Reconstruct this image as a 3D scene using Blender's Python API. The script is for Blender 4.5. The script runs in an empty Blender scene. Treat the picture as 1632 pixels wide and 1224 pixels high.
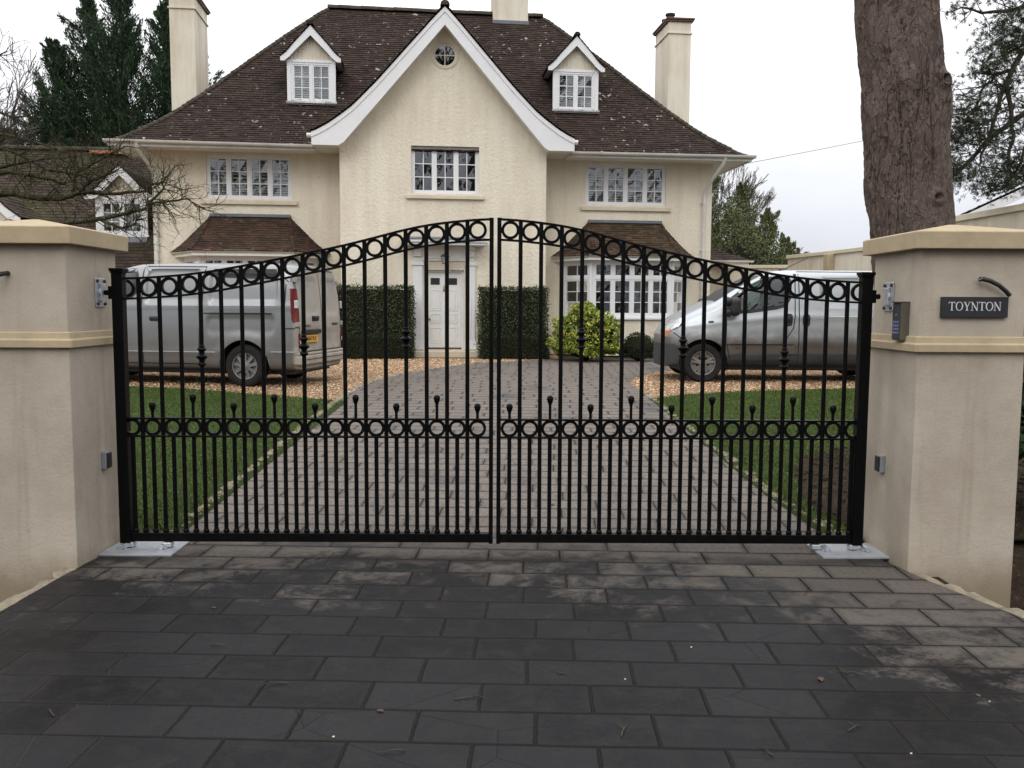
import bpy, bmesh, math, random
import numpy as np
from mathutils import Vector, Matrix
from mathutils.bvhtree import BVHTree
C = bpy.context.scene
COL = C.collection
R = math.radians
PI = math.pi
RND = random.Random(7)
NP = np.random.default_rng(11)

# ------------------------------------------------------------------ materials
class NT:
    """small wrapper for building shader node trees"""
    def __init__(s, nt): s.t = nt
    def n(s, typ, **kw):
        x = s.t.nodes.new(typ)
        for k, v in kw.items():
            if k[0] == '_': x.inputs[k[1:].replace('_', ' ')].default_value = v
            else: setattr(x, k, v)
        return x
    def l(s, a, b): s.t.links.new(a, b)
    def inp(s, sock, v):
        if hasattr(v, 'is_output') or isinstance(v, bpy.types.NodeSocket): s.l(v, sock)
        elif isinstance(v, (tuple, list)) and len(v) == 3 and sock.type == 'RGBA': sock.default_value = (*v, 1)
        else: sock.default_value = v
    def obj(s): return s.n('ShaderNodeTexCoord').outputs['Object']
    def mapv(s, vec, scale=(1, 1, 1), rot=(0, 0, 0), loc=(0, 0, 0)):
        m = s.n('ShaderNodeMapping'); s.l(vec, m.inputs[0])
        m.inputs['Scale'].default_value = scale; m.inputs['Rotation'].default_value = rot; m.inputs['Location'].default_value = loc
        return m.outputs[0]
    def noise(s, vec, scale, detail=3, rough=.55, dist=0, col=False):
        x = s.n('ShaderNodeTexNoise'); s.l(vec, x.inputs['Vector'])
        x.inputs['Scale'].default_value = scale; x.inputs['Detail'].default_value = detail
        x.inputs['Roughness'].default_value = rough; x.inputs['Distortion'].default_value = dist
        return x.outputs['Color' if col else 'Fac']
    def voro(s, vec, scale, feature='F1', out='Distance', rnd=1):
        x = s.n('ShaderNodeTexVoronoi', feature=feature); s.l(vec, x.inputs['Vector'])
        x.inputs['Scale'].default_value = scale; x.inputs['Randomness'].default_value = rnd
        return x.outputs[out]
    def ramp(s, fac, stops, interp='LINEAR'):
        r = s.n('ShaderNodeValToRGB'); s.inp(r.inputs[0], fac); e = r.color_ramp.elements; r.color_ramp.interpolation = interp
        while len(e) < len(stops): e.new(.5)
        for k, (p, c) in enumerate(stops):
            e[k].position = p; e[k].color = (*c, 1) if isinstance(c, tuple) else (c, c, c, 1)
        return r.outputs[0]
    def mix(s, fac, a, b, mode='MIX'):
        m = s.n('ShaderNodeMix', data_type='RGBA', blend_type=mode)
        s.inp(m.inputs[0], fac); s.inp(m.inputs[6], a); s.inp(m.inputs[7], b)
        return m.outputs[2]
    def math(s, op, a, b=0., c=0., clamp=False):
        m = s.n('ShaderNodeMath', operation=op, use_clamp=clamp)
        s.inp(m.inputs[0], a); s.inp(m.inputs[1], b); s.inp(m.inputs[2], c)
        return m.outputs[0]
    def sep(s, vec):
        x = s.n('ShaderNodeSeparateXYZ'); s.l(vec, x.inputs[0]); return x.outputs
    def comb(s, x=0., y=0., z=0.):
        c = s.n('ShaderNodeCombineXYZ'); s.inp(c.inputs[0], x); s.inp(c.inputs[1], y); s.inp(c.inputs[2], z); return c.outputs[0]
    def white(s, vec, out='Value'):
        w = s.n('ShaderNodeTexWhiteNoise'); s.l(vec, w.inputs['Vector']); return w.outputs[out]
    def smooth(s, v, a, b, lo=0., hi=1.):
        m = s.n('ShaderNodeMapRange', interpolation_type='SMOOTHSTEP'); s.inp(m.inputs[0], v)
        for k, q in zip((1, 2, 3, 4), (a, b, lo, hi)): m.inputs[k].default_value = q
        return m.outputs[0]
    def bump(s, h, strength=.5, dist=.01, nrm=None):
        b = s.n('ShaderNodeBump'); s.inp(b.inputs['Height'], h)
        b.inputs['Strength'].default_value = strength; b.inputs['Distance'].default_value = dist
        if nrm is not None: s.l(nrm, b.inputs['Normal'])
        return b.outputs[0]
    def island(s): return s.n('ShaderNodeNewGeometry').outputs['Random Per Island']

M = {}
def mat(name, base=(.5, .5, .5), rough=.6, metal=0., spec=.5, fn=None, **kw):
    m = bpy.data.materials.new(name); m.use_nodes = True
    b = m.node_tree.nodes['Principled BSDF']
    b.inputs['Base Color'].default_value = (*base, 1); b.inputs['Roughness'].default_value = rough
    b.inputs['Metallic'].default_value = metal; b.inputs['Specular IOR Level'].default_value = spec
    for k, v in kw.items(): b.inputs[k.replace('_', ' ')].default_value = v
    if fn: fn(NT(m.node_tree), b)
    M[name] = m
    return m

def f_vary(base, amt=.25, scale=3., bs=40., bstr=.3, bd=.004, rvar=.1):
    """base colour with soft blotches and a fine bump"""
    def f(t, b):
        o = t.obj()
        n1 = t.noise(o, scale, 5); n2 = t.noise(o, scale * 6.3, 4)
        k = t.math('ADD', t.math('MULTIPLY', n1, .7), t.math('MULTIPLY', n2, .3))
        lo = tuple(max(0, c * (1 - amt)) for c in base); hi = tuple(c * (1 + amt) for c in base)
        t.l(t.ramp(k, [(.3, lo), (.7, hi)]), b.inputs['Base Color'])
        r0 = b.inputs['Roughness'].default_value
        t.l(t.smooth(n2, .3, .7, max(0, r0 - rvar), min(1, r0 + rvar)), b.inputs['Roughness'])
        if bstr: t.l(t.bump(t.noise(o, bs, 4), bstr, bd), b.inputs['Normal'])
    return f

def f_roughcast(base, bs, bd, stain=.17):
    """trowelled roughcast render: worm-like relief and faint weather streaks"""
    def f(t, b):
        o = t.obj()
        d = t.noise(o, bs, 4, .6, 1.2)
        e = t.voro(o, bs * 1.3, 'SMOOTH_F1')
        hgt = t.math('ADD', t.math('MULTIPLY', d, .8), t.math('MULTIPLY', e, .5))
        t.l(t.bump(hgt, .75, bd), b.inputs['Normal'])
        big = t.noise(o, .45, 5, .6)
        st = t.noise(t.mapv(o, (2.2, 2.2, .22)), 1.6, 5, .65)
        k = t.math('ADD', t.math('MULTIPLY', big, .5), t.math('MULTIPLY', st, .5))
        lo = tuple(c * (1 - stain * (1 + .25 * i)) for i, c in enumerate(base)); hi = tuple(min(1, c * 1.06) for c in base)
        c = t.ramp(k, [(.33, lo), (.58, base), (.8, hi)])
        pit = t.smooth(d, .25, .42, .82, 1.)
        t.l(t.mix(1., c, t.comb(pit, pit, pit), 'MULTIPLY'), b.inputs['Base Color'])
    return f

def f_pillar(t, b):
    o = t.obj(); z = t.sep(o)[2]
    big = t.noise(o, 2.2, 6, .6); fine = t.noise(o, 55, 4, .6); speck = t.noise(o, 120, 2)
    c = t.ramp(big, [(.3, (.335, .287, .232)), (.55, (.415, .363, .298)), (.75, (.475, .424, .358))])
    drip = t.noise(t.mapv(o, (7, 7, .5)), 1.5, 5, .6)
    c = t.mix(t.smooth(drip, .52, .74, 0., .36), c, (.27, .228, .172))
    c = t.mix(t.smooth(speck, .66, .72, 0., .5), c, (.19, .155, .115))
    low = t.math('ADD', t.math('MULTIPLY', t.math('SUBTRACT', .1, z), 4.), t.math('SUBTRACT', t.noise(o, 7, 5), .5))
    c = t.mix(t.smooth(low, -.2, 1.0, 0., .75), c, (.20, .155, .095))
    t.l(c, b.inputs['Base Color'])
    t.l(t.bump(t.math('ADD', fine, t.math('MULTIPLY', speck, .4)), .6, .004), b.inputs['Normal'])

def f_slabs(t, b):
    """stone slabs in broken bond, wet and dark towards the street, drying out from the gate on"""
    o = t.obj(); xyz = t.sep(o)
    q = t.mapv(o, rot=(0, 0, R(2.2)))
    wob = t.noise(o, 1.7, 3, .6, 0, True)
    q = t.n('ShaderNodeVectorMath', operation='ADD'); t.l(t.mapv(o, rot=(0, 0, R(2.2))), q.inputs[0])
    w2 = t.n('ShaderNodeVectorMath', operation='SCALE'); t.l(wob, w2.inputs[0]); w2.inputs['Scale'].default_value = .022; t.l(w2.outputs[0], q.inputs[1])
    x, y, _ = t.sep(q.outputs[0])
    ry = t.math('DIVIDE', t.math('ADD', y, 40.), .2515); row = t.math('FLOOR', ry); fy = t.math('FRACT', ry)
    off = t.math('ADD', t.math('MULTIPLY', row, .5), t.math('MULTIPLY', t.white(t.comb(row, 3.3, 1.)), .22))
    rx = t.math('ADD', t.math('DIVIDE', t.math('ADD', x, 40.), .447), off); colm = t.math('FLOOR', rx); fx = t.math('FRACT', rx)
    ex = t.math('MULTIPLY', t.math('MINIMUM', fx, t.math('SUBTRACT', 1., fx)), .447)
    ey = t.math('MULTIPLY', t.math('MINIMUM', fy, t.math('SUBTRACT', 1., fy)), .2515)
    edge = t.math('ADD', t.math('MINIMUM', ex, ey), t.math('MULTIPLY', t.math('SUBTRACT', t.noise(o, 30, 4), .5), .0085))
    stone = t.smooth(edge, .0028, .0065)
    rid = t.comb(row, colm, 0.)
    r1 = t.white(rid); r2 = t.white(t.comb(colm, row, 7.))
    n1 = t.noise(o, 1.25, 6, .62); n2 = t.noise(o, 6.5, 6, .68, .4); n3 = t.noise(o, 34, 5, .7)
    # wet or dry: dry from the gate on, and in patches before it, more on the right
    d = t.math('ADD', t.math('MULTIPLY', t.math('SUBTRACT', xyz[1], 4.75), 1.25), t.math('MULTIPLY', t.math('SUBTRACT', n1, .5), 3.6))
    d = t.math('ADD', d, t.math('MULTIPLY', t.math('SUBTRACT', n2, .5), 3.4))
    d = t.math('ADD', d, t.math('MULTIPLY', t.math('SUBTRACT', r1, .5), .6))
    d = t.math('ADD', d, t.smooth(xyz[0], .5, 2.3, 0., 1.7))
    d = t.math('ADD', d, t.math('MULTIPLY', t.math('SUBTRACT', n3, .5), 2.3))
    dry = t.smooth(d, -.1, 1.25)
    far = t.smooth(xyz[1], 5.0, 6.4)
    wet = t.mix(r2, (.0030, .0033, .0046), (.0118, .0120, .0142))
    wet = t.mix(t.smooth(n2, .42, .7, 0., .6), wet, (.0180, .0162, .0152))
    dc = t.mix(r1, (.095, .083, .074), (.150, .130, .113))
    dc = t.mix(far, t.mix(.42, dc, (.048, .041, .036)), t.mix(.6, dc, (.205, .176, .155)))
    dc = t.mix(t.smooth(n3, .42, .66, 0., .6), dc, (.055, .049, .045))
    c = t.mix(dry, wet, dc)
    c = t.mix(t.smooth(edge, .004, .045, .42, 0.), c, (.012, .0105, .0095))
    grit = t.noise(o, 170, 2, .5)
    c = t.mix(t.smooth(grit, .66, .72, 0., .35), c, (.13, .12, .105))
    c = t.mix(t.smooth(grit, .36, .30, 0., .4), c, (.006, .006, .006))
    damp = t.math('MULTIPLY', t.smooth(n1, .50, .64), t.smooth(t.noise(t.mapv(o, (1.6, .35, 1)), 1.1, 4), .45, .62))
    c = t.mix(t.math('MULTIPLY', t.math('MULTIPLY', damp, .75), far), c, (.062, .062, .068))
    scr = t.smooth(t.noise(t.mapv(o, (3., 30., 1), (0, 0, R(8))), 1.6, 5, .7), .70, .76, 0., .35)
    c = t.mix(scr, c, (.2, .18, .16))
    crk = t.voro(t.mapv(o, (1.1, 2.2, 1), (0, 0, .3)), 1.3, 'DISTANCE_TO_EDGE')
    cr = t.math('MULTIPLY', t.smooth(crk, .0, .006, 1., 0.), t.smooth(r2, .62, .7))
    c = t.mix(t.math('MULTIPLY', cr, .6), c, (.012, .011, .011))
    jc = t.mix(far, (.003, .0026, .0025), (.012, .010, .009))
    c = t.mix(stone, jc, c)
    t.l(c, b.inputs['Base Color'])
    bnd = t.math('ADD', t.math('ABSOLUTE', t.math('SUBTRACT', xyz[1], 5.28)), t.math('MULTIPLY', t.math('SUBTRACT', n2, .5), .22))  # contact shade under the gate painted into the colour, along with a damp strip
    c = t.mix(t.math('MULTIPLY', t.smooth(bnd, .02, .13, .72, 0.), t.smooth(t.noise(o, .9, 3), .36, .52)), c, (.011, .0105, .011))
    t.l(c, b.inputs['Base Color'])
    ro = t.math('ADD', t.math('MULTIPLY', dry, .30), t.math('MULTIPLY', n3, .30))
    t.l(t.math('ADD', ro, .27, clamp=True), b.inputs['Roughness'])
    b.inputs['Specular IOR Level'].default_value = .11
    hgt = t.math('ADD', t.math('MULTIPLY', t.smooth(edge, .001, .011), 1.), t.math('MULTIPLY', n2, .55))
    hgt = t.math('ADD', hgt, t.math('MULTIPLY', n3, .22)); hgt = t.math('ADD', hgt, t.math('MULTIPLY', r1, .1)); hgt = t.math('SUBTRACT', hgt, t.math('MULTIPLY', cr, .4))
    t.l(t.bump(hgt, .8, .006), b.inputs['Normal'])

def f_tiles(cols, moss=.0, lichen=.5):
    def f(t, b):
        o = t.obj(); r = t.island()
        n1 = t.noise(o, .9, 5, .6); n2 = t.noise(o, 16, 5, .65)
        k = t.math('ADD', t.math('MULTIPLY', r, .62), t.math('MULTIPLY', n1, .38))
        c = t.ramp(k, [(.12 + .76 * i / (len(cols) - 1), q) for i, q in enumerate(cols)])
        c = t.mix(t.smooth(n2, .48, .72, 0., .5), c, (.016, .013, .0115))
        if moss: c = t.mix(t.math('MULTIPLY', t.smooth(t.noise(o, .8, 4), .45, .62), moss), c, (.055, .062, .016))
        sp = t.math('MULTIPLY', t.smooth(t.noise(o, 7.5, 2, .4), .675, .70), t.smooth(t.noise(o, .7, 3), .42, .62))
        c = t.mix(t.math('MULTIPLY', sp, lichen), c, (.50, .48, .44))
        sp2 = t.smooth(t.noise(t.mapv(o, loc=(7, 3, 1)), 11, 3, .5), .655, .69, 0., .55 * lichen)
        c = t.mix(sp2, c, (.17, .16, .145))
        t.l(c, b.inputs['Base Color'])
        t.l(t.bump(n2, .5, .004), b.inputs['Normal'])
    return f

def f_leaf(cols, nscale=1.4, trans=.0):
    def f(t, b):
        o = t.obj(); r = t.island()
        k = t.math('ADD', t.math('MULTIPLY', r, .6), t.math('MULTIPLY', t.noise(o, nscale, 3), .4))
        t.l(t.ramp(k, [(.15 + .7 * i / (len(cols) - 1), q) for i, q in enumerate(cols)]), b.inputs['Base Color'])
    return f

def f_bark(cols, sc=(1, 1, .35), vs=9., bd=.03):
    """flaky bark: terraced noise gives overlapping plates, thin dark lines where one flake ends"""
    def f(t, b):
        o = t.mapv(t.obj(), sc)
        def terrace(scale, steps, seed):
            n = t.noise(t.mapv(o, loc=(seed, seed * .7, seed * 1.3)), scale, 4, .55, .6)
            k = t.math('MULTIPLY', n, steps); fr = t.math('FRACT', k); lv = t.math('FLOOR', k)
            return t.math('ADD', lv, t.smooth(fr, .80, 1.)), t.smooth(fr, .80, .90, 0., 1.), t.smooth(fr, .93, 1., 1., 0.), lv
        a, e1, e2, lv = terrace(vs * .42, 9., 0.); c_, g1, g2, lw = terrace(vs * 1.05, 7., 4.)
        fine = t.noise(o, vs * 3.4, 6, .72); big = t.noise(o, 1.6, 4)
        line = t.math('MULTIPLY', t.math('MULTIPLY', e1, e2), t.smooth(t.noise(o, 2.2, 3), .38, .55)); line2 = t.math('MULTIPLY', t.math('MULTIPLY', g1, g2), .6)
        fis = t.noise(t.mapv(t.obj(), (7, 7, .8)), 1.1, 4, .6, .8); fis = t.smooth(t.math('ABSOLUTE', t.math('SUBTRACT', fis, .5)), .0, .022, 1., 0.)
        fis = t.math('MULTIPLY', fis, t.smooth(t.noise(o, 1.3, 2), .48, .6))
        k = t.math('ADD', t.math('MULTIPLY', fine, .5), t.math('MULTIPLY', big, .35)); k = t.math('ADD', k, t.math('MULTIPLY', t.white(t.comb(lv, lw, 1.)), .16))
        c = t.ramp(k, [(.33, cols[0]), (.5, cols[1]), (.72, cols[2])])
        dk = t.math('MAXIMUM', t.math('MAXIMUM', line, line2), fis)
        c = t.mix(t.math('MULTIPLY', dk, .8), c, tuple(q * .3 for q in cols[0]))
        t.l(c, b.inputs['Base Color'])
        hgt = t.math('ADD', t.math('MULTIPLY', a, .30), t.math('MULTIPLY', c_, .16)); hgt = t.math('ADD', hgt, t.math('MULTIPLY', fine, .4)); hgt = t.math('SUBTRACT', hgt, t.math('MULTIPLY', fis, .5))
        t.l(t.bump(hgt, .9, bd), b.inputs['Normal'])
    return f

def f_gravel(t, b):
    o = t.obj()
    cell = t.voro(o, 42, 'F1', 'Color'); dist = t.voro(o, 42, 'F1', 'Distance'); big = t.noise(o, .8, 4)
    c = t.ramp(t.sep(cell)[0], [(.0, (.15, .085, .042)), (.3, (.34, .20, .10)), (.55, (.42, .275, .155)), (.8, (.50, .36, .23)), (1., (.60, .52, .43))])
    c = t.mix(t.smooth(dist, .35, .62, 0., .75), c, (.07, .04, .022))
    c = t.mix(t.smooth(big, .4, .7, 0., .35), c, (.16, .095, .05))
    t.l(c, b.inputs['Base Color'])
    t.l(t.bump(t.math('SUBTRACT', 1., dist), .9, .02), b.inputs['Normal'])

def f_pebble(t, b):
    t.l(t.ramp(t.island(), [(.0, (.13, .07, .035)), (.3, (.36, .21, .11)), (.55, (.45, .29, .16)), (.8, (.54, .38, .24)), (1., (.66, .58, .48))]), b.inputs['Base Color'])

def f_lawn(t, b):
    o = t.obj(); n1 = t.noise(o, 1.2, 5, .6); n2 = t.noise(o, 60, 3)
    c = t.ramp(t.math('ADD', t.math('MULTIPLY', n1, .6), t.math('MULTIPLY', n2, .4)), [(.3, (.020, .028, .009)), (.55, (.032, .048, .013)), (.75, (.05, .062, .02))])
    t.l(c, b.inputs['Base Color']); t.l(t.bump(n2, .8, .02), b.inputs['Normal'])

def f_grass(t, b):
    o = t.obj(); r = t.island()
    k = t.math('ADD', t.math('MULTIPLY', r, .55), t.math('MULTIPLY', t.noise(o, 1.1, 4), .45))
    t.l(t.ramp(k, [(.2, (.036, .064, .011)), (.45, (.062, .110, .017)), (.65, (.090, .145, .024)), (.85, (.15, .165, .05))]), b.inputs['Base Color'])

def f_soil(t, b):
    o = t.obj(); n1 = t.noise(o, 3, 6, .65); n2 = t.noise(o, 22, 6, .7)
    c = t.ramp(t.math('ADD', t.math('MULTIPLY', n1, .5), t.math('MULTIPLY', n2, .5)), [(.3, (.016, .011, .008)), (.5, (.042, .030, .021)), (.68, (.085, .063, .043))])
    c = t.mix(t.smooth(t.noise(o, 44, 2), .68, .74, 0., .7), c, (.19, .15, .10))
    t.l(c, b.inputs['Base Color']); t.l(t.bump(n2, 1., .05), b.inputs['Normal'])

def f_dirty_paint(base, dirt, z0, z1, amt, film=None):
    """metallic van paint carrying road dirt that thickens towards the sills"""
    def f(t, b):
        o = t.obj(); z = t.sep(o)[2]
        n = t.noise(o, 3.5, 6, .65); n2 = t.noise(t.mapv(o, (1, 1, 3)), 14, 4)
        k = t.math('ADD', t.smooth(z, z0, z1, 1., 0.), t.math('MULTIPLY', t.math('SUBTRACT', n, .5), .55))
        k = t.math('MULTIPLY', t.smooth(k, .1, .9), amt)
        k = t.math('ADD', k, t.math('MULTIPLY', t.smooth(n2, .5, .75), .07))
        c = t.mix(k, base, dirt)
        rear = t.math('MULTIPLY', t.smooth(t.sep(o)[0], 4.90, 4.97), t.smooth(n, .25, .6, .45, .95))   # dust film on the rear doors
        if film: c = t.mix(rear, c, film); k = t.math('MAXIMUM', k, rear)
        t.l(c, b.inputs['Base Color'])
        t.l(t.math('ADD', .34, t.math('MULTIPLY', k, .5)), b.inputs['Roughness'])
        t.l(t.math('SUBTRACT', .55, t.math('MULTIPLY', k, .55), clamp=True), b.inputs['Metallic'])
    return f

def f_glass(tint, refl):
    def f(t, b):
        g = t.n('ShaderNodeBsdfGlossy'); g.inputs['Roughness'].default_value = .015; g.inputs['Color'].default_value = (.92, .95, 1, 1)
        tr = t.n('ShaderNodeBsdfTransparent'); tr.inputs['Color'].default_value = (*tint, 1)
        fr = t.n('ShaderNodeFresnel'); fr.inputs['IOR'].default_value = 1.5
        o = t.obj(); t.l(t.bump(t.noise(o, 2.5, 2), .05, .02), g.inputs['Normal'])
        m = t.n('ShaderNodeMixShader'); t.l(t.math('ADD', t.math('MULTIPLY', fr.outputs[0], 1.2), refl, clamp=True), m.inputs[0])
        t.l(tr.outputs[0], m.inputs[1]); t.l(g.outputs[0], m.inputs[2])
        out = [n for n in t.t.nodes if n.type == 'OUTPUT_MATERIAL'][0]
        t.l(m.outputs[0], out.inputs[0])
    return f

CREAM = (.72, .665, .55)
mat('cream_roughcast', CREAM, .9, spec=.2, fn=f_roughcast(CREAM, 13., .022))
mat('cream_smooth', CREAM, .85, spec=.2, fn=f_roughcast((.67, .625, .52), 26., .004, .3))
mat('pillar_render', (.47, .42, .35), .92, spec=.15, fn=f_pillar)
mat('tan_stone', (.42, .33, .205), .85, spec=.2, fn=f_vary((.385, .31, .205), .17, 4., 60., .25, .003))
mat('sill_stone', (.5, .42, .29), .85, spec=.2, fn=f_vary((.58, .52, .40), .12, 4., 60., .2, .003))
mat('black_iron', (.003, .0028, .003), .42, spec=.10, fn=f_vary((.003, .0028, .003), .3, 9., 70., .12, .001, .12))
mat('black_plastic', (.012, .012, .013), .5, fn=f_vary((.013, .013, .014), .3, 8., 90., .15, .001))
mat('dark_grey_plastic', (.03, .032, .036), .62, fn=f_vary((.032, .034, .038), .25, 5., 90., .15, .001))
mat('galvanised', (.46, .49, .51), .42, .6, fn=f_vary((.46, .48, .51), .2, 12., 60., .15, .001))
mat('plate_steel', (.55, .57, .60), .5, .3, fn=f_vary((.34, .355, .385), .15, 7., 60., .1, .001))
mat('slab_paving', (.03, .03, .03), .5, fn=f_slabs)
mat('edging_stone', (.35, .3, .22), .9, spec=.2, fn=f_vary((.215, .182, .135), .45, 7., 30., .6, .01))
mat('gravel', (.4, .28, .16), .9, spec=.2, fn=f_gravel)
mat('pebble', (.4, .28, .16), .85, spec=.25, fn=f_pebble)
mat('lawn', (.03, .05, .01), .9, spec=.1, fn=f_lawn)
mat('grass_blade', (.05, .1, .02), .7, spec=.15, fn=f_grass)
mat('soil', (.04, .03, .02), .95, spec=.1, fn=f_soil)
mat('white_paint', (.78, .79, .79), .45, fn=f_vary((.70, .70, .71), .05, 2., 30., .05, .001))
mat('off_white_paint', (.7, .69, .64), .5, fn=f_vary((.70, .69, .645), .07, 2., 30., .06, .001))
mat('door_paint', (.74, .74, .72), .4, fn=f_vary((.74, .735, .715), .05, 1.5, 30., .05, .001))
mat('gutter_white', (.6, .59, .55), .5, fn=f_vary((.60, .59, .55), .18, 2.4, 30., .05, .001))
TB = [(.0175, .0112, .0092), (.0250, .0155, .0126), (.0315, .0195, .0155), (.038, .0235, .0182), (.054, .0320, .0235)]
mat('roof_tile', TB[1], .88, spec=.2, fn=f_tiles(TB, .05, .75))
mat('bay_tile', TB[2], .85, spec=.2, fn=f_tiles([(.024, .0155, .0125), (.037, .0225, .0175), (.050, .0285, .021), (.062, .0335, .0235), (.092, .0385, .026)], .1, .12))
mat('bay_tile_brown', TB[2], .85, spec=.2, fn=f_tiles([(.028, .0185, .0135), (.045, .0285, .0195), (.060, .0375, .0245), (.078, .0475, .030), (.100, .056, .034)], .12, .12))
mat('annex_tile', TB[2], .88, spec=.2, fn=f_tiles([(.022, .015, .012), (.035, .024, .018), (.048, .032, .023), (.066, .042, .03)], .45, .3))
mat('under_tile', (.012, .009, .008), .95, spec=.1, fn=f_vary((.012, .009, .008), .3))
mat('ridge_tile', (.07, .055, .04), .9, spec=.2, fn=f_vary((.05, .041, .03), .5, 6., 30., .5, .01))
mat('orange_ridge', (.3, .1, .05), .85, spec=.2, fn=f_vary((.27, .105, .06), .35, 6., 30., .3, .005))
mat('lead', (.12, .13, .15), .6, fn=f_vary((.125, .135, .155), .2, 4., 30., .2, .003))
mat('glass', fn=f_glass((.80, .84, .84), .085))
mat('van_glass', fn=f_glass((.22, .36, .31), .02))
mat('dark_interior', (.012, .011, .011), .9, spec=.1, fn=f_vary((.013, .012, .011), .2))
mat('shutter_white', (.6, .59, .55), .5, fn=f_vary((.42, .41, .38), .06))
mat('curtain', (.4, .37, .3), .9, fn=f_vary((.42, .38, .31), .12, 5.))
mat('van_silver', (.42, .43, .44), .35, .5, fn=f_dirty_paint((.245, .250, .258), (.110, .098, .083), .15, 1.45, .85, (.34, .305, .255)))
mat('van_pale_silver', (.5, .52, .54), .35, .5, fn=f_dirty_paint((.42, .445, .465), (.080, .066, .053), .42, 1.22, .97))
mat('seam', (.012, .012, .013), .7, fn=f_vary((.012, .012, .013), .2))
mat('tyre', (.016, .016, .017), .85, spec=.2, fn=f_vary((.018, .0175, .017), .3, 8., 60., .3, .003))
mat('alloy_rim', (.3, .3, .31), .5, .5, fn=f_vary((.20, .19, .185), .3, 8., 60., .1, .001))
mat('red_lamp', (.25, .008, .008), .18, fn=f_vary((.13, .008, .010), .3, 9., 60., .1, .001))
mat('amber_lamp', (.5, .12, .02), .2, fn=f_vary((.48, .11, .02), .2, 9., 60., .1, .001))
mat('clear_lamp', (.62, .64, .66), .12, .3, fn=f_vary((.6, .62, .64), .2, 14., 60., .2, .002))
mat('plate_yellow', (.62, .33, .03), .5, fn=f_vary((.60, .33, .035), .08))
mat('brass', (.45, .33, .14), .3, .9, fn=f_vary((.45, .33, .14), .15))
mat('slate_sign', (.014, .0145, .019), .5, fn=f_vary((.0145, .015, .0195), .25, 14., 60., .3, .002))
mat('sign_lettering', (.55, .55, .57), .6, fn=f_vary((.56, .56, .58), .08))
mat('bronze_case', (.11, .095, .075), .45, .3, fn=f_vary((.115, .10, .08), .12))
mat('key_print', (.13, .14, .26), .5, fn=f_vary((.14, .15, .27), .15))
mat('sensor_grey', (.2, .21, .23), .5, fn=f_vary((.2, .21, .23), .12))
mat('pine_bark', (.1, .08, .07), .95, spec=.12, fn=f_bark([(.060, .044, .037), (.116, .087, .074), (.188, .150, .130)], (1, 1, .5), 15., .020))
mat('grey_bark', (.1, .09, .07), .95, spec=.12, fn=f_vary((.062, .050, .041), .5, 9., 40., .6, .01))
mat('mossy_bark', (.1, .09, .05), .95, spec=.12, fn=f_bark([(.020, .019, .010), (.050, .046, .022), (.17, .16, .12)], (6, 6, 3), 5., .01))
mat('far_twig', (.12, .1, .09), .95, spec=.1, fn=f_vary((.135, .115, .105), .25, 2., 30., 0))
mat('pine_needle', (.03, .04, .02), .7, spec=.2, fn=f_leaf([(.018, .026, .015), (.034, .045, .024), (.062, .072, .036)]))
mat('cypress_leaf', (.02, .04, .02), .75, spec=.15, fn=f_leaf([(.013, .027, .016), (.024, .044, .024), (.037, .064, .031), (.058, .090, .040)], .9))
mat('evergreen_leaf', (.05, .07, .03), .75, spec=.15, fn=f_leaf([(.040, .055, .028), (.075, .092, .042), (.115, .130, .058), (.165, .160, .075)], .5))
mat('hedge_leaf', (.03, .05, .02), .6, spec=.3, fn=f_leaf([(.012, .022, .009), (.024, .040, .014), (.040, .060, .020), (.066, .085, .030)], 2.))
mat('box_leaf', (.02, .03, .01), .7, spec=.2, fn=f_leaf([(.009, .016, .006), (.016, .026, .009), (.026, .037, .012)], 2.))
mat('golden_leaf', (.3, .3, .05), .6, spec=.25, fn=f_leaf([(.035, .065, .012), (.10, .16, .02), (.30, .32, .04), (.50, .47, .10)], 5.))
mat('shrub_leaf', (.02, .05, .02), .6, spec=.3, fn=f_leaf([(.010, .022, .009), (.02, .048, .016), (.035, .075, .024)], 3.))
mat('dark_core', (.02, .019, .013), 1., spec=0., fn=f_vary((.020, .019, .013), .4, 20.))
mat('dead_leaf', (.13, .07, .03), .9, fn=f_vary((.065, .038, .022), .4, 9.))
mat('pale_chip', (.5, .42, .3), .8, fn=f_vary((.5, .42, .3), .2, 9.))
mat('far_white', (.7, .71, .73), .6, fn=f_vary((.70, .71, .73), .05))
mat('wood_brown', (.1, .045, .025), .6, fn=f_vary((.10, .045, .026), .25, 6.))

# ------------------------------------------------------------------ mesh helpers
def V(*a): return Vector(a)

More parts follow.
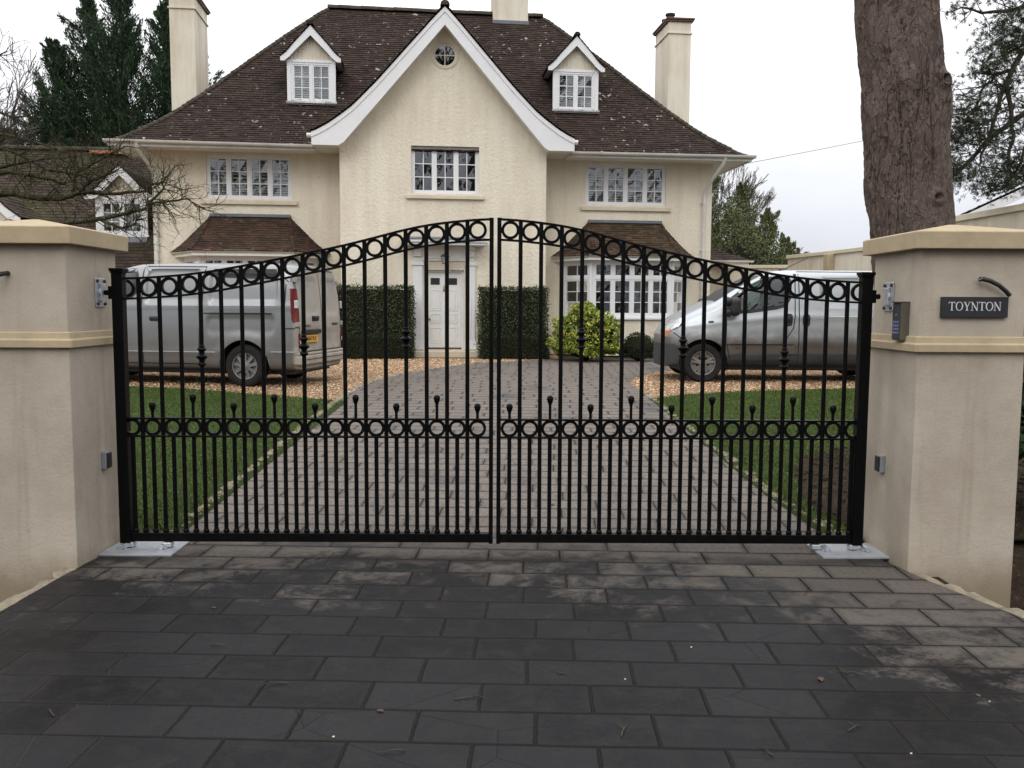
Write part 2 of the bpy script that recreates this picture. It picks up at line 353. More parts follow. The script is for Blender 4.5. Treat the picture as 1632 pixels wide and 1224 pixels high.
class MB:
    """collects faces and links them as ONE mesh object"""
    def __init__(s): s.v = []; s.f = []; s.m = []
    def add(s, vs, fs, mi=0):
        k = len(s.v); s.v.extend(tuple(p) for p in vs)
        for f in fs: s.f.append(tuple(i + k for i in f)); s.m.append(mi)
    def quad(s, a, b, c, d, mi=0): s.add([a, b, c, d], [(0, 1, 2, 3)], mi)
    def box(s, x0, x1, y0, y1, z0, z1, mi=0, mtx=None):
        vs = [(x, y, z) for x in (x0, x1) for y in (y0, y1) for z in (z0, z1)]
        if mtx: vs = [mtx @ Vector(p) for p in vs]
        s.add(vs, [(0, 1, 3, 2), (4, 6, 7, 5), (0, 4, 5, 1), (2, 3, 7, 6), (0, 2, 6, 4), (1, 5, 7, 3)], mi)
    def tube(s, pts, rad, n=8, cap=True, mi=0, roll=0.):
        P = [Vector(p) for p in pts]; k = len(P)
        rr = rad if isinstance(rad, (list, tuple)) else [rad] * k
        rings = []; up = None
        for i in range(k):
            d = (P[min(i + 1, k - 1)] - P[max(i - 1, 0)]).normalized()
            if up is None:
                up = d.orthogonal().normalized()
                if abs(d.z) < .9: up = (Vector((0, 0, 1)) - d * d.z).normalized()
            up = (up - d * up.dot(d)).normalized(); side = d.cross(up)
            rings.append([P[i] + (up * math.cos(a) + side * math.sin(a)) * rr[i] for a in (2 * PI * (j + roll) / n for j in range(n))])
        vs = [p for r in rings for p in r]
        fs = [(i * n + j, i * n + (j + 1) % n, (i + 1) * n + (j + 1) % n, (i + 1) * n + j) for i in range(k - 1) for j in range(n)]
        if cap: fs += [tuple(range(n))[::-1], tuple((k - 1) * n + j for j in range(n))]
        s.add(vs, fs, mi)
    def lathe(s, prof, c=(0, 0, 0), axis='z', n=16, mi=0, close=False):
        vs = []
        for r, h in prof:
            for j in range(n):
                a = 2 * PI * j / n; x, y = r * math.cos(a), r * math.sin(a)
                p = {'z': (x, y, h), 'y': (x, h, y), 'x': (h, x, y)}[axis]
                vs.append((p[0] + c[0], p[1] + c[1], p[2] + c[2]))
        k = len(prof); rng = range(k if close else k - 1)
        s.add(vs, [(i * n + j, i * n + (j + 1) % n, ((i + 1) % k) * n + (j + 1) % n, ((i + 1) % k) * n + j) for i in rng for j in range(n)], mi)
    def prism(s, poly, fn, d0, d1, mi=0):
        """poly: 2-D outline; fn(a, b, d) gives the 3-D point"""
        n = len(poly)
        vs = [fn(a, b, d0) for a, b in poly] + [fn(a, b, d1) for a, b in poly]
        s.add(vs, [tuple(range(n)), tuple(range(2 * n - 1, n - 1, -1))] + [(i, (i + 1) % n, n + (i + 1) % n, n + i) for i in range(n)], mi)
    def build(s, name, mats, parent=None, smooth=False, off=(0, 0, 0), bevel=0, seg=2, fix=True, ang=40):
        me = bpy.data.meshes.new(name)
        vs = s.v if off == (0, 0, 0) else [(p[0] + off[0], p[1] + off[1], p[2] + off[2]) for p in s.v]
        me.from_pydata(vs, [], s.f)
        for q in (mats if isinstance(mats, (list, tuple)) else [mats]): me.materials.append(M[q])
        if any(s.m): me.polygons.foreach_set('material_index', s.m)
        if fix:
            bm = bmesh.new(); bm.from_mesh(me); bmesh.ops.recalc_face_normals(bm, faces=bm.faces)
            if smooth:
                for f in bm.faces: f.smooth = True
                for e in bm.edges:
                    if len(e.link_faces) == 2 and e.calc_face_angle(0) > R(ang): e.smooth = False
            bm.to_mesh(me); bm.free()
        elif smooth: me.polygons.foreach_set('use_smooth', [True] * len(me.polygons))
        me.update()
        o = bpy.data.objects.new(name, me); COL.objects.link(o)
        if parent: o.parent = parent
        if bevel:
            b = o.modifiers.new('bevel', 'BEVEL'); b.width = bevel; b.segments = seg; b.limit_method = 'ANGLE'; b.angle_limit = R(35)
        return o

def tag(o, label=None, cat=None, group=None, kind=None):
    for k, v in (('label', label), ('category', cat), ('group', group), ('kind', kind)):
        if v: o[k] = v
    return o
def empty(name, loc=(0, 0, 0), rz=0., label=None, cat=None, group=None):
    o = bpy.data.objects.new(name, None); COL.objects.link(o); o.empty_display_size = .2
    o.location = loc; o.rotation_euler = (0, 0, rz); return tag(o, label, cat, group)
def copy_tree(o, parent=None):
    c = o.copy(); COL.objects.link(c)
    if parent: c.parent = parent
    for ch in list(o.children): copy_tree(ch, c)
    return c
def text_mesh(body, size, thick=.001):
    cu = bpy.data.curves.new('t', 'FONT'); cu.body = body; cu.size = size; cu.extrude = thick; cu.align_x = 'CENTER'; cu.align_y = 'CENTER'
    o = bpy.data.objects.new('t', cu); COL.objects.link(o)
    dg = bpy.context.evaluated_depsgraph_get(); me = bpy.data.meshes.new_from_object(o.evaluated_get(dg))
    vs = [tuple(v.co) for v in me.vertices]; fs = [tuple(p.vertices) for p in me.polygons]
    bpy.data.objects.remove(o); bpy.data.curves.remove(cu); bpy.data.meshes.remove(me)
    return vs, fs

def cards(name, mats, c, d, ln, wd, parent=None, nrm=None, fold=.0, mi=None):
    """many small leaf faces in one mesh: centres c, long direction d, lengths and widths (numpy arrays)"""
    n = len(c); d = d / (np.linalg.norm(d, axis=1, keepdims=True) + 1e-9)
    if nrm is None: nrm = NP.normal(size=(n, 3))
    s = np.cross(d, nrm); s /= (np.linalg.norm(s, axis=1, keepdims=True) + 1e-9)
    ln = np.broadcast_to(ln, n)[:, None]; wd = np.broadcast_to(wd, n)[:, None]
    a = c - d * ln * .5; b = c + s * wd * .5 - d * ln * .05; e = c + d * ln * .5; f = c - s * wd * .5 - d * ln * .05
    vs = np.stack([a, b, e, f], 1).reshape(-1, 3)
    me = bpy.data.meshes.new(name)
    me.vertices.add(4 * n); me.vertices.foreach_set('co', vs.ravel().astype(np.float32))
    me.loops.add(4 * n); me.loops.foreach_set('vertex_index', np.arange(4 * n, dtype=np.int32))
    me.polygons.add(n); me.polygons.foreach_set('loop_start', np.arange(0, 4 * n, 4, dtype=np.int32))
    for q in (mats if isinstance(mats, (list, tuple)) else [mats]): me.materials.append(M[q])
    if mi is not None: me.polygons.foreach_set('material_index', mi.astype(np.int32))
    me.update(calc_edges=True)
    o = bpy.data.objects.new(name, me); COL.objects.link(o)
    if parent: o.parent = parent
    return o
def rdir(n, up=0.):
    d = NP.normal(size=(n, 3)); d[:, 2] += up
    return d / np.linalg.norm(d, axis=1, keepdims=True)

# ------------------------------------------------------------------ terrain
def zt(y): return 0. if y <= 5.5 else min(.30, .037 * (y - 5.5))
def bank(x, y):
    """the ground falls away beside the drive in front of the pillars"""
    e = abs(x) - 2.57
    if e <= 0: return 0.
    k = max(0., min(1., (5.5 - y) / .35)) if x > 0 else max(0., min(1., (5.5 - y) / .35))
    return -k * min(.42, e * .62)
def terr(x, y): return zt(y) + bank(x, y)

g = MB()
xs = [-140, -60, -30, -18, -12, -9, -7, -6, -5, -4.4, -4, -3.7, -3.4, -3.15, -2.9, -2.66, -2.57, -2.4, -1, 0, 1, 2.4, 2.57, 2.66, 2.9, 3.15, 3.4, 3.7, 4, 4.4, 5, 6, 7, 9, 12, 18, 30, 60, 140]
ys = [-140, -60, -30, -12, -4, 0, 2, 3, 3.5, 4, 4.5, 4.8, 5.0, 5.15, 5.3, 5.4, 5.5, 6, 7, 8, 10, 12, 13.6, 16, 20, 30, 60, 160]
for y in ys:
    for x in xs: g.v.append((x, y, terr(x, y) - .035))
nx = len(xs)
for j in range(len(ys) - 1):
    for i in range(nx - 1): g.f.append((j * nx + i, j * nx + i + 1, (j + 1) * nx + i + 1, (j + 1) * nx + i)); g.m.append(0)
tag(g.build('ground', 'soil'), kind='structure')

def sheet(name, poly, dz, m, kind='structure', link=True):
    bm = bmesh.new(); vs = [bm.verts.new((x, y, 0)) for x, y in poly]; bm.faces.new(vs)
    bmesh.ops.triangulate(bm, faces=bm.faces[:])
    for y in (5.5, 9.5, 13.6):
        bmesh.ops.bisect_plane(bm, geom=bm.verts[:] + bm.edges[:] + bm.faces[:], plane_co=(0, y, 0), plane_no=(0, 1, 0))
    for v in bm.verts: v.co.z = zt(v.co.y) + dz
    bmesh.ops.recalc_face_normals(bm, faces=bm.faces)
    for f in bm.faces:
        if f.normal.z < 0: f.normal_flip()
    me = bpy.data.meshes.new(name); bm.to_mesh(me); bm.free(); me.materials.append(M[m])
    o = bpy.data.objects.new(name, me); COL.objects.link(o); return tag(o, kind=kind)

DL = [(-2.56, 4.3), (-2.54, 5.1), (-2.47, 5.6), (-2.22, 5.85), (-2.24, 6.7), (-2.27, 8.5), (-2.29, 9.6), (-2.31, 11.2), (-2.31, 12.8), (-2.27, 13.9), (-2.16, 15.1), (-1.95, 16.24), (-1.49, 17.6), (-1.1, 18.6), (-.6, 19.6), (.2, 20.25)]
DR = [(2.64, 4.2), (2.42, 4.9), (2.30, 5.45), (2.2, 6.1), (2.1, 7.), (2.1, 8.), (2.08, 9.3), (2.06, 11.), (2.05, 12.3), (2.02, 13.5), (2.04, 14.4), (2.28, 15.7), (2.87, 17.), (3.75, 18.1)]
drive = [(5.2, -5), (3.3, 2), (2.76, 3.7)] + DR + [(5.5, 18.3), (13, 18.5), (13, 21.5), (1.2, 21.2)] + DL[::-1] + [(-2.72, 3.6), (-3.3, 2), (-5.2, -5)]
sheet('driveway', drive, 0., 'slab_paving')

def inpoly(p, poly):
    x, y = p; c = False; j = len(poly) - 1
    for i in range(len(poly)):
        xi, yi = poly[i]; xj, yj = poly[j]
        if (yi > y) != (yj > y) and x < (xj - xi) * (y - yi) / (yj - yi) + xi: c = not c
        j = i
    return c

gravL = [(-2.2, 11.6), (-2.1, 15.1), (-1.85, 16.24), (-1.4, 17.6), (-1., 18.6), (-.5, 19.6), (.2, 20.15), (1.3, 21.1), (1.3, 23.4), (-15, 23), (-15, 13.9), (-5.8, 13.4), (-4.8, 13.1), (-3.5, 12.5)]
gravR = [(2.0, 12.2), (2.7, 12.75), (3.75, 13.2), (5.4, 13.55), (7.5, 13.7), (9.5, 13.8), (9.5, 18.35), (5.5, 18.35), (3.7, 18.15), (2.82, 17.03), (2.2, 15.8), (1.98, 14.4), (1.98, 13.2)]
def gravel_bed(poly, n, box):
    o = sheet('gravel', poly, -.006, 'gravel', 'stuff')
    x0, x1, y0, y1 = box; ps = []
    dp = drive
    while len(ps) < n:
        p = (RND.uniform(x0, x1), RND.uniform(y0, y1))
        if inpoly(p, poly) and not inpoly(p, dp): ps.append(p)
    vs = []; fs = []
    for x, y in ps:
        r = RND.uniform(.008, .021); a = RND.uniform(0, 3); z = zt(y) + r * .25 - .004; k = len(vs)
        ca, sa = math.cos(a) * r, math.sin(a) * r; q = RND.uniform(.6, .95)
        vs += [(x + ca * 1.3, y + sa * 1.3, z), (x - sa * q, y + ca * q, z), (x - ca * 1.1, y - sa * 1.1, z), (x + sa * q, y - ca * q, z), (x + RND.uniform(-.3, .3) * r, y + RND.uniform(-.3, .3) * r, z + r * .75)]
        fs += [(k, k + 1, k + 4), (k + 1, k + 2, k + 4), (k + 2, k + 3, k + 4), (k + 3, k, k + 4)]
    me = o.data; bm = bmesh.new(); bm.from_mesh(me)
    me2 = bpy.data.meshes.new('p'); me2.from_pydata(vs, [], fs); bm2 = len(bm.faces); bm.from_mesh(me2)
    bm.faces.ensure_lookup_table()
    for f in bm.faces[bm2:]: f.material_index = 1
    bm.to_mesh(me); bm.free(); bpy.data.meshes.remove(me2); me.materials.append(M['pebble'])
    return o
gravel_bed(gravL, 15000, (-8, 1.3, 11.6, 21)); gravel_bed(gravR, 11000, (1.9, 9, 12.2, 18.3))

lawnL = [(-2.2, 5.72), (-2.19, 5.9), (-2.2, 12.0), (-3.47, 12.62), (-4.77, 13.22), (-5.76, 13.5), (-14, 13.95), (-14, 5.85), (-3.2, 5.72)]
lawnR = [(2.16, 5.72), (2.08, 7), (2.03, 12.35), (2.7, 12.9), (3.74, 13.3), (5.4, 13.65), (9.5, 13.9), (9.5, 5.72)]
soilR = [(2.45, 5.72), (2.3, 6.5), (2.42, 7.2), (2.62, 7.9), (2.9, 8.45), (3.3, 8.8), (3.9, 9.0), (4.8, 8.7), (7.6, 8.4), (7.6, 5.72)]
def lawn(poly, n, box, hole=None):
    o = sheet('lawn', poly, .008, 'lawn', 'stuff')
    x0, x1, y0, y1 = box; pts = []
    while len(pts) < n:
        y = y0 + (y1 - y0) * RND.random() ** 1.35; p = (RND.uniform(x0, x1), y)
        if inpoly(p, poly):
            if hole and inpoly(p, hole) and RND.random() < (.93 if p[1] < 8.2 else .6): continue
            pts.append((p[0], p[1], zt(y) + .008))
    c = np.array(pts); m = len(c); d = rdir(m, 1.7); h = NP.uniform(.018, .05, m)
    c[:, 2] += h * .4
    b = cards('blades', 'grass_blade', c, d, h, NP.uniform(.004, .009, m))
    bm = bmesh.new(); bm.from_mesh(o.data); k = len(bm.faces); bm.from_mesh(b.data); bm.faces.ensure_lookup_table()
    for f in bm.faces[k:]: f.material_index = 1
    bm.to_mesh(o.data); bm.free(); o.data.materials.append(M['grass_blade'])
    me = b.data; bpy.data.objects.remove(b); bpy.data.meshes.remove(me)
lawn(lawnL, 60000, (-7, -2.19, 5.72, 13.4)); lawn(lawnR, 52000, (2.03, 7.5, 5.72, 13.7), soilR)
s = sheet('soil_bed', soilR, .016, 'soil')
sb = MB()
for _ in range(520):
    x, y = RND.uniform(2.3, 5), RND.uniform(5.75, 8.9)
    if not inpoly((x, y), soilR): continue
    r = RND.uniform(.008, .035); sb.lathe([(0.002, r * .7), (r * .7, r * .5), (r, 0), (r * .8, -r * .3)], (x, y, zt(y) + .016), n=6)
tag(sb.build('soil_clods', 'soil', smooth=True), kind='stuff')

# stones that edge the drive
def stone(x, y, a, ln, wd, ht, z):
    mb = MB(); nx_, ny_ = 4, 3; top = []; bot = []
    for j in range(ny_):
        for i in range(nx_):
            u = (i / (nx_ - 1) - .5); w = (j / (ny_ - 1) - .5)
            e = .10 if i in (0, nx_ - 1) and j in (0, ny_ - 1) else 0
            px = u * ln * (1 - e) + RND.uniform(-.012, .012); py = w * wd * (1 - e) + RND.uniform(-.010, .010)
            hh = ht + RND.uniform(-.010, .010) - (.014 if i in (0, nx_ - 1) or j in (0, ny_ - 1) else 0)
            top.append((px, py, hh)); bot.append((px * 1.04, py * 1.04, -.06))
    fs = []
    for j in range(ny_ - 1):
        for i in range(nx_ - 1): fs.append((j * nx_ + i, j * nx_ + i + 1, (j + 1) * nx_ + i + 1, (j + 1) * nx_ + i))
    k = nx_ * ny_; per = [0, 1, 2, 3, 7, 11, 10, 9, 8, 4]
    for q in range(len(per)):
        p0, p1 = per[q], per[(q + 1) % len(per)]; fs.append((p0, p1, k + p1, k + p0))
    mb.add(top + bot, fs)
    o = mb.build('edging_stone', 'edging_stone', smooth=True, bevel=.006, ang=50); o.location = (x, y, z); o.rotation_euler = (RND.uniform(-.06, .06), RND.uniform(-.04, .04), a)
    return o
def edging(path, side, y0, y1, label, group):
    pts = [Vector((x, y)) for x, y in path]; d = 0.; L = [0.]
    for i in range(1, len(pts)): d += (pts[i] - pts[i - 1]).length; L.append(d)
    s_ = .05
    while s_ < d - .2:
        ln = RND.uniform(.16, .33); q = s_ + ln / 2
        i = max(k for k in range(len(L)) if L[k] <= q); i = min(i, len(pts) - 2)
        t = (q - L[i]) / (L[i + 1] - L[i]); p = pts[i].lerp(pts[i + 1], t); dr = (pts[i + 1] - pts[i]).normalized()
        wd = RND.uniform(.075, .115); off = Vector((dr.y, -dr.x)) * (wd / 2 - .01) * side
        if y0 <= p.y <= y1 and not (5.05 < p.y < 5.85):
            o = stone(p.x + off.x, p.y + off.y, math.atan2(dr.y, dr.x), ln - .012, wd, RND.uniform(.014, .030) if p.y > 5.1 else RND.uniform(.002, .012), zt(p.y))
            tag(o, label, 'edging stone', group)
        s_ += ln
edging(DL, -1, 4.1, 13.4, 'rough buff stone in the row edging the left of the drive', 'edging stones on the left of the drive')
edging(DL, -1, 13.4, 19.8, 'rough buff stone in the curved row between drive and left gravel', 'edging stones along the left gravel')
edging(DR, 1, 4.1, 13.4, 'rough buff stone in the row edging the right of the drive', 'edging stones on the right of the drive')

# ------------------------------------------------------------------ gate pillars
def gate_pillar(sx, label):
    X0, X1 = (2.535, 3.16) if sx < 0 else (2.388, 3.0)          # inner and outer face
    ys_, ye = 5.09, 5.74
    cx, cy = (X0 + X1) / 2, (ys_ + ye) / 2
    t = empty('gate_pillar', (sx * cx, cy, 0), 0, label, 'gate pillar')
    off = (-sx * cx, -cy, 0)
    def frust(prof, mt, name, bev, seg=2):
        mb = MB(); vs = []
        for g_, z in prof:
            vs += [(sx * (X0 - g_), ys_ - g_, z), (sx * (X1 + g_), ys_ - g_, z), (sx * (X1 + g_), ye + g_, z), (sx * (X0 - g_), ye + g_, z)]
        n = len(prof); fs = [(4 * i + j, 4 * i + (j + 1) % 4, 4 * i + 4 + (j + 1) % 4, 4 * i + 4 + j) for i in range(n - 1) for j in range(4)]
        fs += [(3, 2, 1, 0), tuple(4 * n - 4 + j for j in range(4))]
        mb.add(vs, fs); return mb.build(name, mt, t, off=off, bevel=bev, seg=seg)
    frust([(.006, -.55), (.006, 1.305)], 'pillar_render', 'lower_block', .004)
    frust([(-.002, 1.297), (.036, 1.302), (.036, 1.345), (.020, 1.352), (.016, 1.388), (-.004, 1.394)], 'tan_stone', 'band_course', .003)
    frust([(0, 1.39), (0, 1.897)], 'pillar_render', 'upper_block', .004)
    frust([(.0, 1.893), (.060, 1.894), (.062, 1.99), (.048, 1.997), (-.29, 2.06)], 'tan_stone', 'coping_cap', .004)
    return t
gate_pillar(-1, 'beige rendered left gate pillar with a plain front face and tan coping')
gate_pillar(1, 'beige rendered right gate pillar carrying the slate name plate')

# ------------------------------------------------------------------ gates
GY = 5.50
HX, MX = 2.33, .011           # hinge-side and meeting-side x (measured from the middle of the opening)
GC = -.075                    # middle of the opening
SP = .1277
def arch(s):                  # s: 0 at the hinge .. 1 at the middle; z of the top of the arched rail
    T = [(0, 1.715), (.115, 1.727), (.228, 1.752), (.36, 1.808), (.45, 1.850), (.56, 1.903), (.67, 1.965), (.785, 2.040), (.89, 2.078), (1, 2.098)]
    for (a, p), (b, q) in zip(T, T[1:]):
        if a <= s <= b:
            k = (s - a) / (b - a); return p + (q - p) * k
    return T[-1][1]
def arch_s(s):                # smoothed
    return sum(arch(min(1, max(0, s + k))) * w for k, w in ((-.05, .2), (-.025, .2), (0, .2), (.025, .2), (.05, .2)))
def gate_leaf(sx, label):
    HX = 2.338 if sx < 0 else 2.311
    t = empty('metal_gate', (GC + sx * HX, GY, .05), 0, label, 'gate')
    hx0 = 2.36                # outer edge of the hinge stile
    X = lambda q: -sx * q     # local x: 0 at HX; q runs towards the middle
    L = HX - MX
    def P(name, mb, **k): return mb.build(name, 'black_iron', t, off=(0, 0, -.05), **k)
    def bx(mb, q0, q1, y0, y1, z0, z1):
        a, b = sorted((X(q0), X(q1))); mb.box(a, b, y0, y1, z0, z1)
    m = MB(); bx(m, -.034, .032, -.033, .033, .045, 1.745)
    bx(m, -.038, .040, -.039, .039, 1.745, 1.757); bx(m, -.043, .045, -.044, .044, 1.757, 1.775); P('hinge_stile', m, bevel=.003)
    m = MB(); bx(m, L - .026, L, -.016, .016, .045, 2.098); P('meeting_stile', m, bevel=.0025)
    m = MB(); bx(m, .036, L - .026, -.025, .025, .055, .112); P('bottom_rail', m, bevel=.003)
    for z in (.835, .722): m = MB(); bx(m, .036, L - .026, -.02, .02, z, z + .012); P('flat_rail', m, bevel=.002)
    for dz in (0., -.125):
        m = MB(); N_ = 48; vs = []
        for i in range(N_ + 1):
            q = .036 + (L - .026 - .036) * i / N_; z = arch_s((q + .034) / (L + .034)) + dz
            for y, zz in ((-.02, z - .012), (.02, z - .012), (.02, z), (-.02, z)): vs.append((X(q), y, zz))
        fs = [(4 * i + j, 4 * i + (j + 1) % 4, 4 * i + 4 + (j + 1) % 4, 4 * i + 4 + j) for i in range(N_) for j in range(4)] + [(0, 1, 2, 3), (4 * N_ + 3, 4 * N_ + 2, 4 * N_ + 1, 4 * N_)]
        m.add(vs, fs); P('arched_rail', m, smooth=True)
    q0 = .121 if sx < 0 else .112
    bars = [q0 + SP * i for i in range(17)]
    for i, q in enumerate(bars):
        z = arch_s((q + .034) / (L + .034)) - .006
        m = MB(); m.tube([(X(q), 0, .112), (X(q), 0, z)], .0132, 12); m.lathe([(.0145, .112), (.019, .118), (.019, .126), (.0132, .134)], (X(q), 0, 0), n=12)
        b = P('upright_bar', m, smooth=True)
        if i in (3, 8, 13):
            zc = {3: 1.235, 8: 1.303, 13: 1.352}[i]
            m = MB(); m.lathe([(.0135, -.066), (.022, -.060), (.028, -.052), (.024, -.044), (.0165, -.038), (.018, -.026), (.026, -.019), (.034, -.011), (.036, -.004), (.030, .003), (.0175, .012), (.0165, .024), (.022, .032), (.029, .040), (.024, .050), (.0165, .055), (.019, .062), (.0135, .068)], (X(q), 0, zc), n=16)
            m.build('collar', 'black_iron', b, smooth=True, off=(0, 0, -.05))
    mids = [q0 - SP / 2 + SP * i for i in range(18)]
    def ring(mb, c, ro, ri, w, a0=0., a1=2 * PI, n=28):
        full = a1 - a0 > 6.2; k = n if full else n + 1; vs = []
        for j in range(k):
            a = a0 + (a1 - a0) * j / n; ca, sa = math.cos(a), math.sin(a)
            for r, y in ((ro, -w), (ro, w), (ri, w), (ri, -w)): vs.append((c[0] + r * ca * sx, y, c[1] + r * sa))
        fs = [(4 * j + i, 4 * j + (i + 1) % 4, 4 * ((j + 1) % k) + (i + 1) % 4, 4 * ((j + 1) % k) + i) for j in range(n) for i in range(4)]
        if not full: fs += [(0, 1, 2, 3), (4 * n + 3, 4 * n + 2, 4 * n + 1, 4 * n)]
        mb.add(vs, fs)
    for i, q in enumerate(mids):
        m = MB(); ring(m, (X(q), .7845), .0550, .0375, .011); P('ring', m, smooth=True)
        m = MB(); m.tube([(X(q), 0, .112), (X(q), 0, .724)], .0132, 12); m.lathe([(.0145, .112), (.019, .118), (.019, .126), (.0132, .134)], (X(q), 0, 0), n=12); P('dog_bar', m, smooth=True)
        zc = arch_s((q + .034) / (L + .034)) - .0685; m = MB()
        if i == 0: ring(m, (X(q0 - SP / 2 - .012), zc), .055, .038, .011, PI - 1.45, PI + 1.45)
        else: ring(m, (X(q), zc), .0565, .039, .011)
        P('ring', m, smooth=True)
        if i % 2 == 1:
            h_ = .075 if (i // 2) % 2 == 0 else .128
            m = MB(); m.tube([(X(q), 0, .845), (X(q), 0, .845 + h_ - .012)], .0092, 10)
            m.lathe([(.0092, h_ - .04), (.0115, h_ - .03), (.017, h_ - .018), (.0205, h_ - .004), (.0205, h_ + .006), (.0165, h_ + .0165), (.009, h_ + .022), (.001, h_ + .0235)], (X(q), 0, .845), n=16)
            P('ball_finial', m, smooth=True)
    m = MB(); a, b = sorted((X(-.034), X(-.062))); m.box(a, b, -.018, .018, 1.585, 1.665); a, b = sorted((X(-.062), X(-.085))); m.tube([(X(-.062), 0, 1.625), (X(-.09), 0, 1.625)], .016, 12)
    P('hinge_pin', m, bevel=.003)
    for q in (.02, .26): m = MB(); bx(m, q - .028, q + .028, -.03, .03, .018, .05); m.build('gate_foot', 'galvanised', t, off=(0, 0, -.05), bevel=.006)
    return t
gate_leaf(-1, 'black iron gate leaf hung on the left pillar, its arched top rising rightwards')
gate_leaf(1, 'black iron gate leaf hung on the right pillar, its arched top rising leftwards')

# hinge plates, floor plates, sensors
def hinge_plate(sx, label):
    px = sx * (2.535 if sx < 0 else 2.388); m = MB(); o_ = lambda d: px - sx * d
    def bx(mb, d0, d1, y0, y1, z0, z1):
        a, b = sorted((o_(d0), o_(d1))); mb.box(a, b, y0, y1, z0, z1)
    t = empty('hinge_bracket', (px, 5.5, 1.625), 0, label, 'hinge bracket', 'hinge brackets on the pillars'); off = (-px, -5.5, -1.625)
    bx(m, .001, .009, 5.435, 5.565, 1.535, 1.715); m.build('wall_plate', 'galvanised', t, off=off, bevel=.004)
    m = MB(); m.tube([(o_(.009), 5.5, 1.625), (o_(.022), 5.5, 1.625)], .035, 16); bx(m, .009, .028, 5.475, 5.525, 1.57, 1.68); m.build('pin_socket', 'galvanised', t, off=off, bevel=.004)
    for y in (5.452, 5.548):
        for z in (1.555, 1.695):
            m = MB(); m.tube([(o_(.009), y, z), (o_(.02), y, z)], .010, 6); m.build('bolt', 'dark_grey_plastic', t, off=off)
hinge_plate(-1, 'galvanised hinge bracket bolted to the inner face of the left pillar')
hinge_plate(1, 'galvanised hinge bracket on the right pillar above the keypad')
def floor_plate(sx, label):
    x0, x1 = (-2.522, -2.07) if sx < 0 else (2.385, 1.97)
    t = empty('floor_plate', ((x0 + x1) / 2, 5.45, 0), 0, label, 'floor plate', 'steel floor plates under the gate hinges'); off = (-(x0 + x1) / 2, -5.45, 0)
    m = MB(); a, b = sorted((x0, x1)); m.box(a, b, 5.33, 5.66, .0, .013); m.build('cover', 'plate_steel', t, off=off, bevel=.002)
    for q in (.045, .30):
        m = MB(); cx = sx * ((2.475 if sx < 0 else 2.335) - q); m.tube([(cx, 5.43, .028), (cx, 5.52, .028)], .016, 14); m.box(cx - .026, cx + .026, 5.45, 5.51, .0128, .022); m.build('roller_foot', 'galvanised', t, off=off, bevel=.002)
floor_plate(-1, 'shiny steel floor plate under the hinge end of the left gate leaf')
floor_plate(1, 'shiny steel floor plate under the hinge end of the right gate leaf')
def sensor(sx, y, z, label):
    px = sx * (2.529 if sx < 0 else 2.382); t = empty('gate_sensor', (px, y, z), 0, label, 'sensor', 'photo sensors on the pillars')
    def bx(d0, d1, y0, y1, z0, z1, name, mt):
        m = MB(); a, b = sorted((-sx * d0, -sx * d1)); m.box(a, b, y0, y1, z0, z1); m.build(name, mt, t, bevel=.006)
    bx(0, .032, -.035, .04, -.055, .055, 'housing', 'sensor_grey'); bx(.032, .042, -.028, .033, -.048, .048, 'lens_cover', 'black_plastic')
sensor(-1, 5.46, .58, 'small grey and black sensor on the side of the left pillar'); sensor(1, 5.48, .575, 'small grey and black sensor low on the side of the right pillar')
# keypad on the inner face of the right pillar
t = empty('entry_keypad', (2.388, 5.27, 1.475), 0, 'slim bronze entry keypad on the inner side of the right pillar', 'keypad')
m = MB(); m.box(-.052, 0, -.055, .055, -.112, .112); m.build('case', 'bronze_case', t, bevel=.003)
m = MB(); m.box(-.056, -.0515, -.05, .05, -.106, .106); m.build('front_panel', 'dark_grey_plastic', t, bevel=.001)
m = MB(); m.box(-.066, 0, -.058, .058, .112, .119); m.build('hood', 'bronze_case', t, bevel=.002)
for r_ in range(4):
    for c_ in range(3):
        m = MB(); y = -.028 + c_ * .028; z = -.004 - r_ * .021; m.box(-.059, -.0555, y - .010, y + .010, z - .007, z + .007); m.build('key', 'key_print', t, bevel=.001)
m = MB(); m.tube([(-.0555, 0, .038), (-.0585, 0, .038)], .007, 12); m.build('indicator', 'sensor_grey', t)
# cable stubs
def cable_stub(name, pts, label, r=.017, tail=True):
    m = MB(); m.tube(pts, r, 10); t = m.build(name, 'black_plastic', smooth=True)
    tag(t, label, 'cable stub')
    if tail:
        m = MB(); p = Vector(pts[0])
        for k in range(7):
            d = Vector((RND.uniform(-.02, .012), RND.uniform(-.035, -.005), RND.uniform(-.01, .022))); m.tube([p, p + d * .6, p + d + Vector((0, 0, .004))], .0022, 4)
        m.build('loose_strand', 'galvanised', t)
cable_stub('cable_stub', [(2.705, 5.062, 1.722), (2.725, 5.05, 1.722), (2.765, 5.047, 1.712), (2.815, 5.047, 1.688), (2.855, 5.05, 1.658), (2.885, 5.055, 1.63)], 'black corrugated cable end curving out above the slate name plate', .0135)
cable_stub('cable_stub', [(-2.862, 5.09, 1.728), (-2.878, 5.055, 1.722), (-2.905, 5.02, 1.708), (-2.96, 4.99, 1.69)], 'black cable end poking out of the left pillar', .013, False)
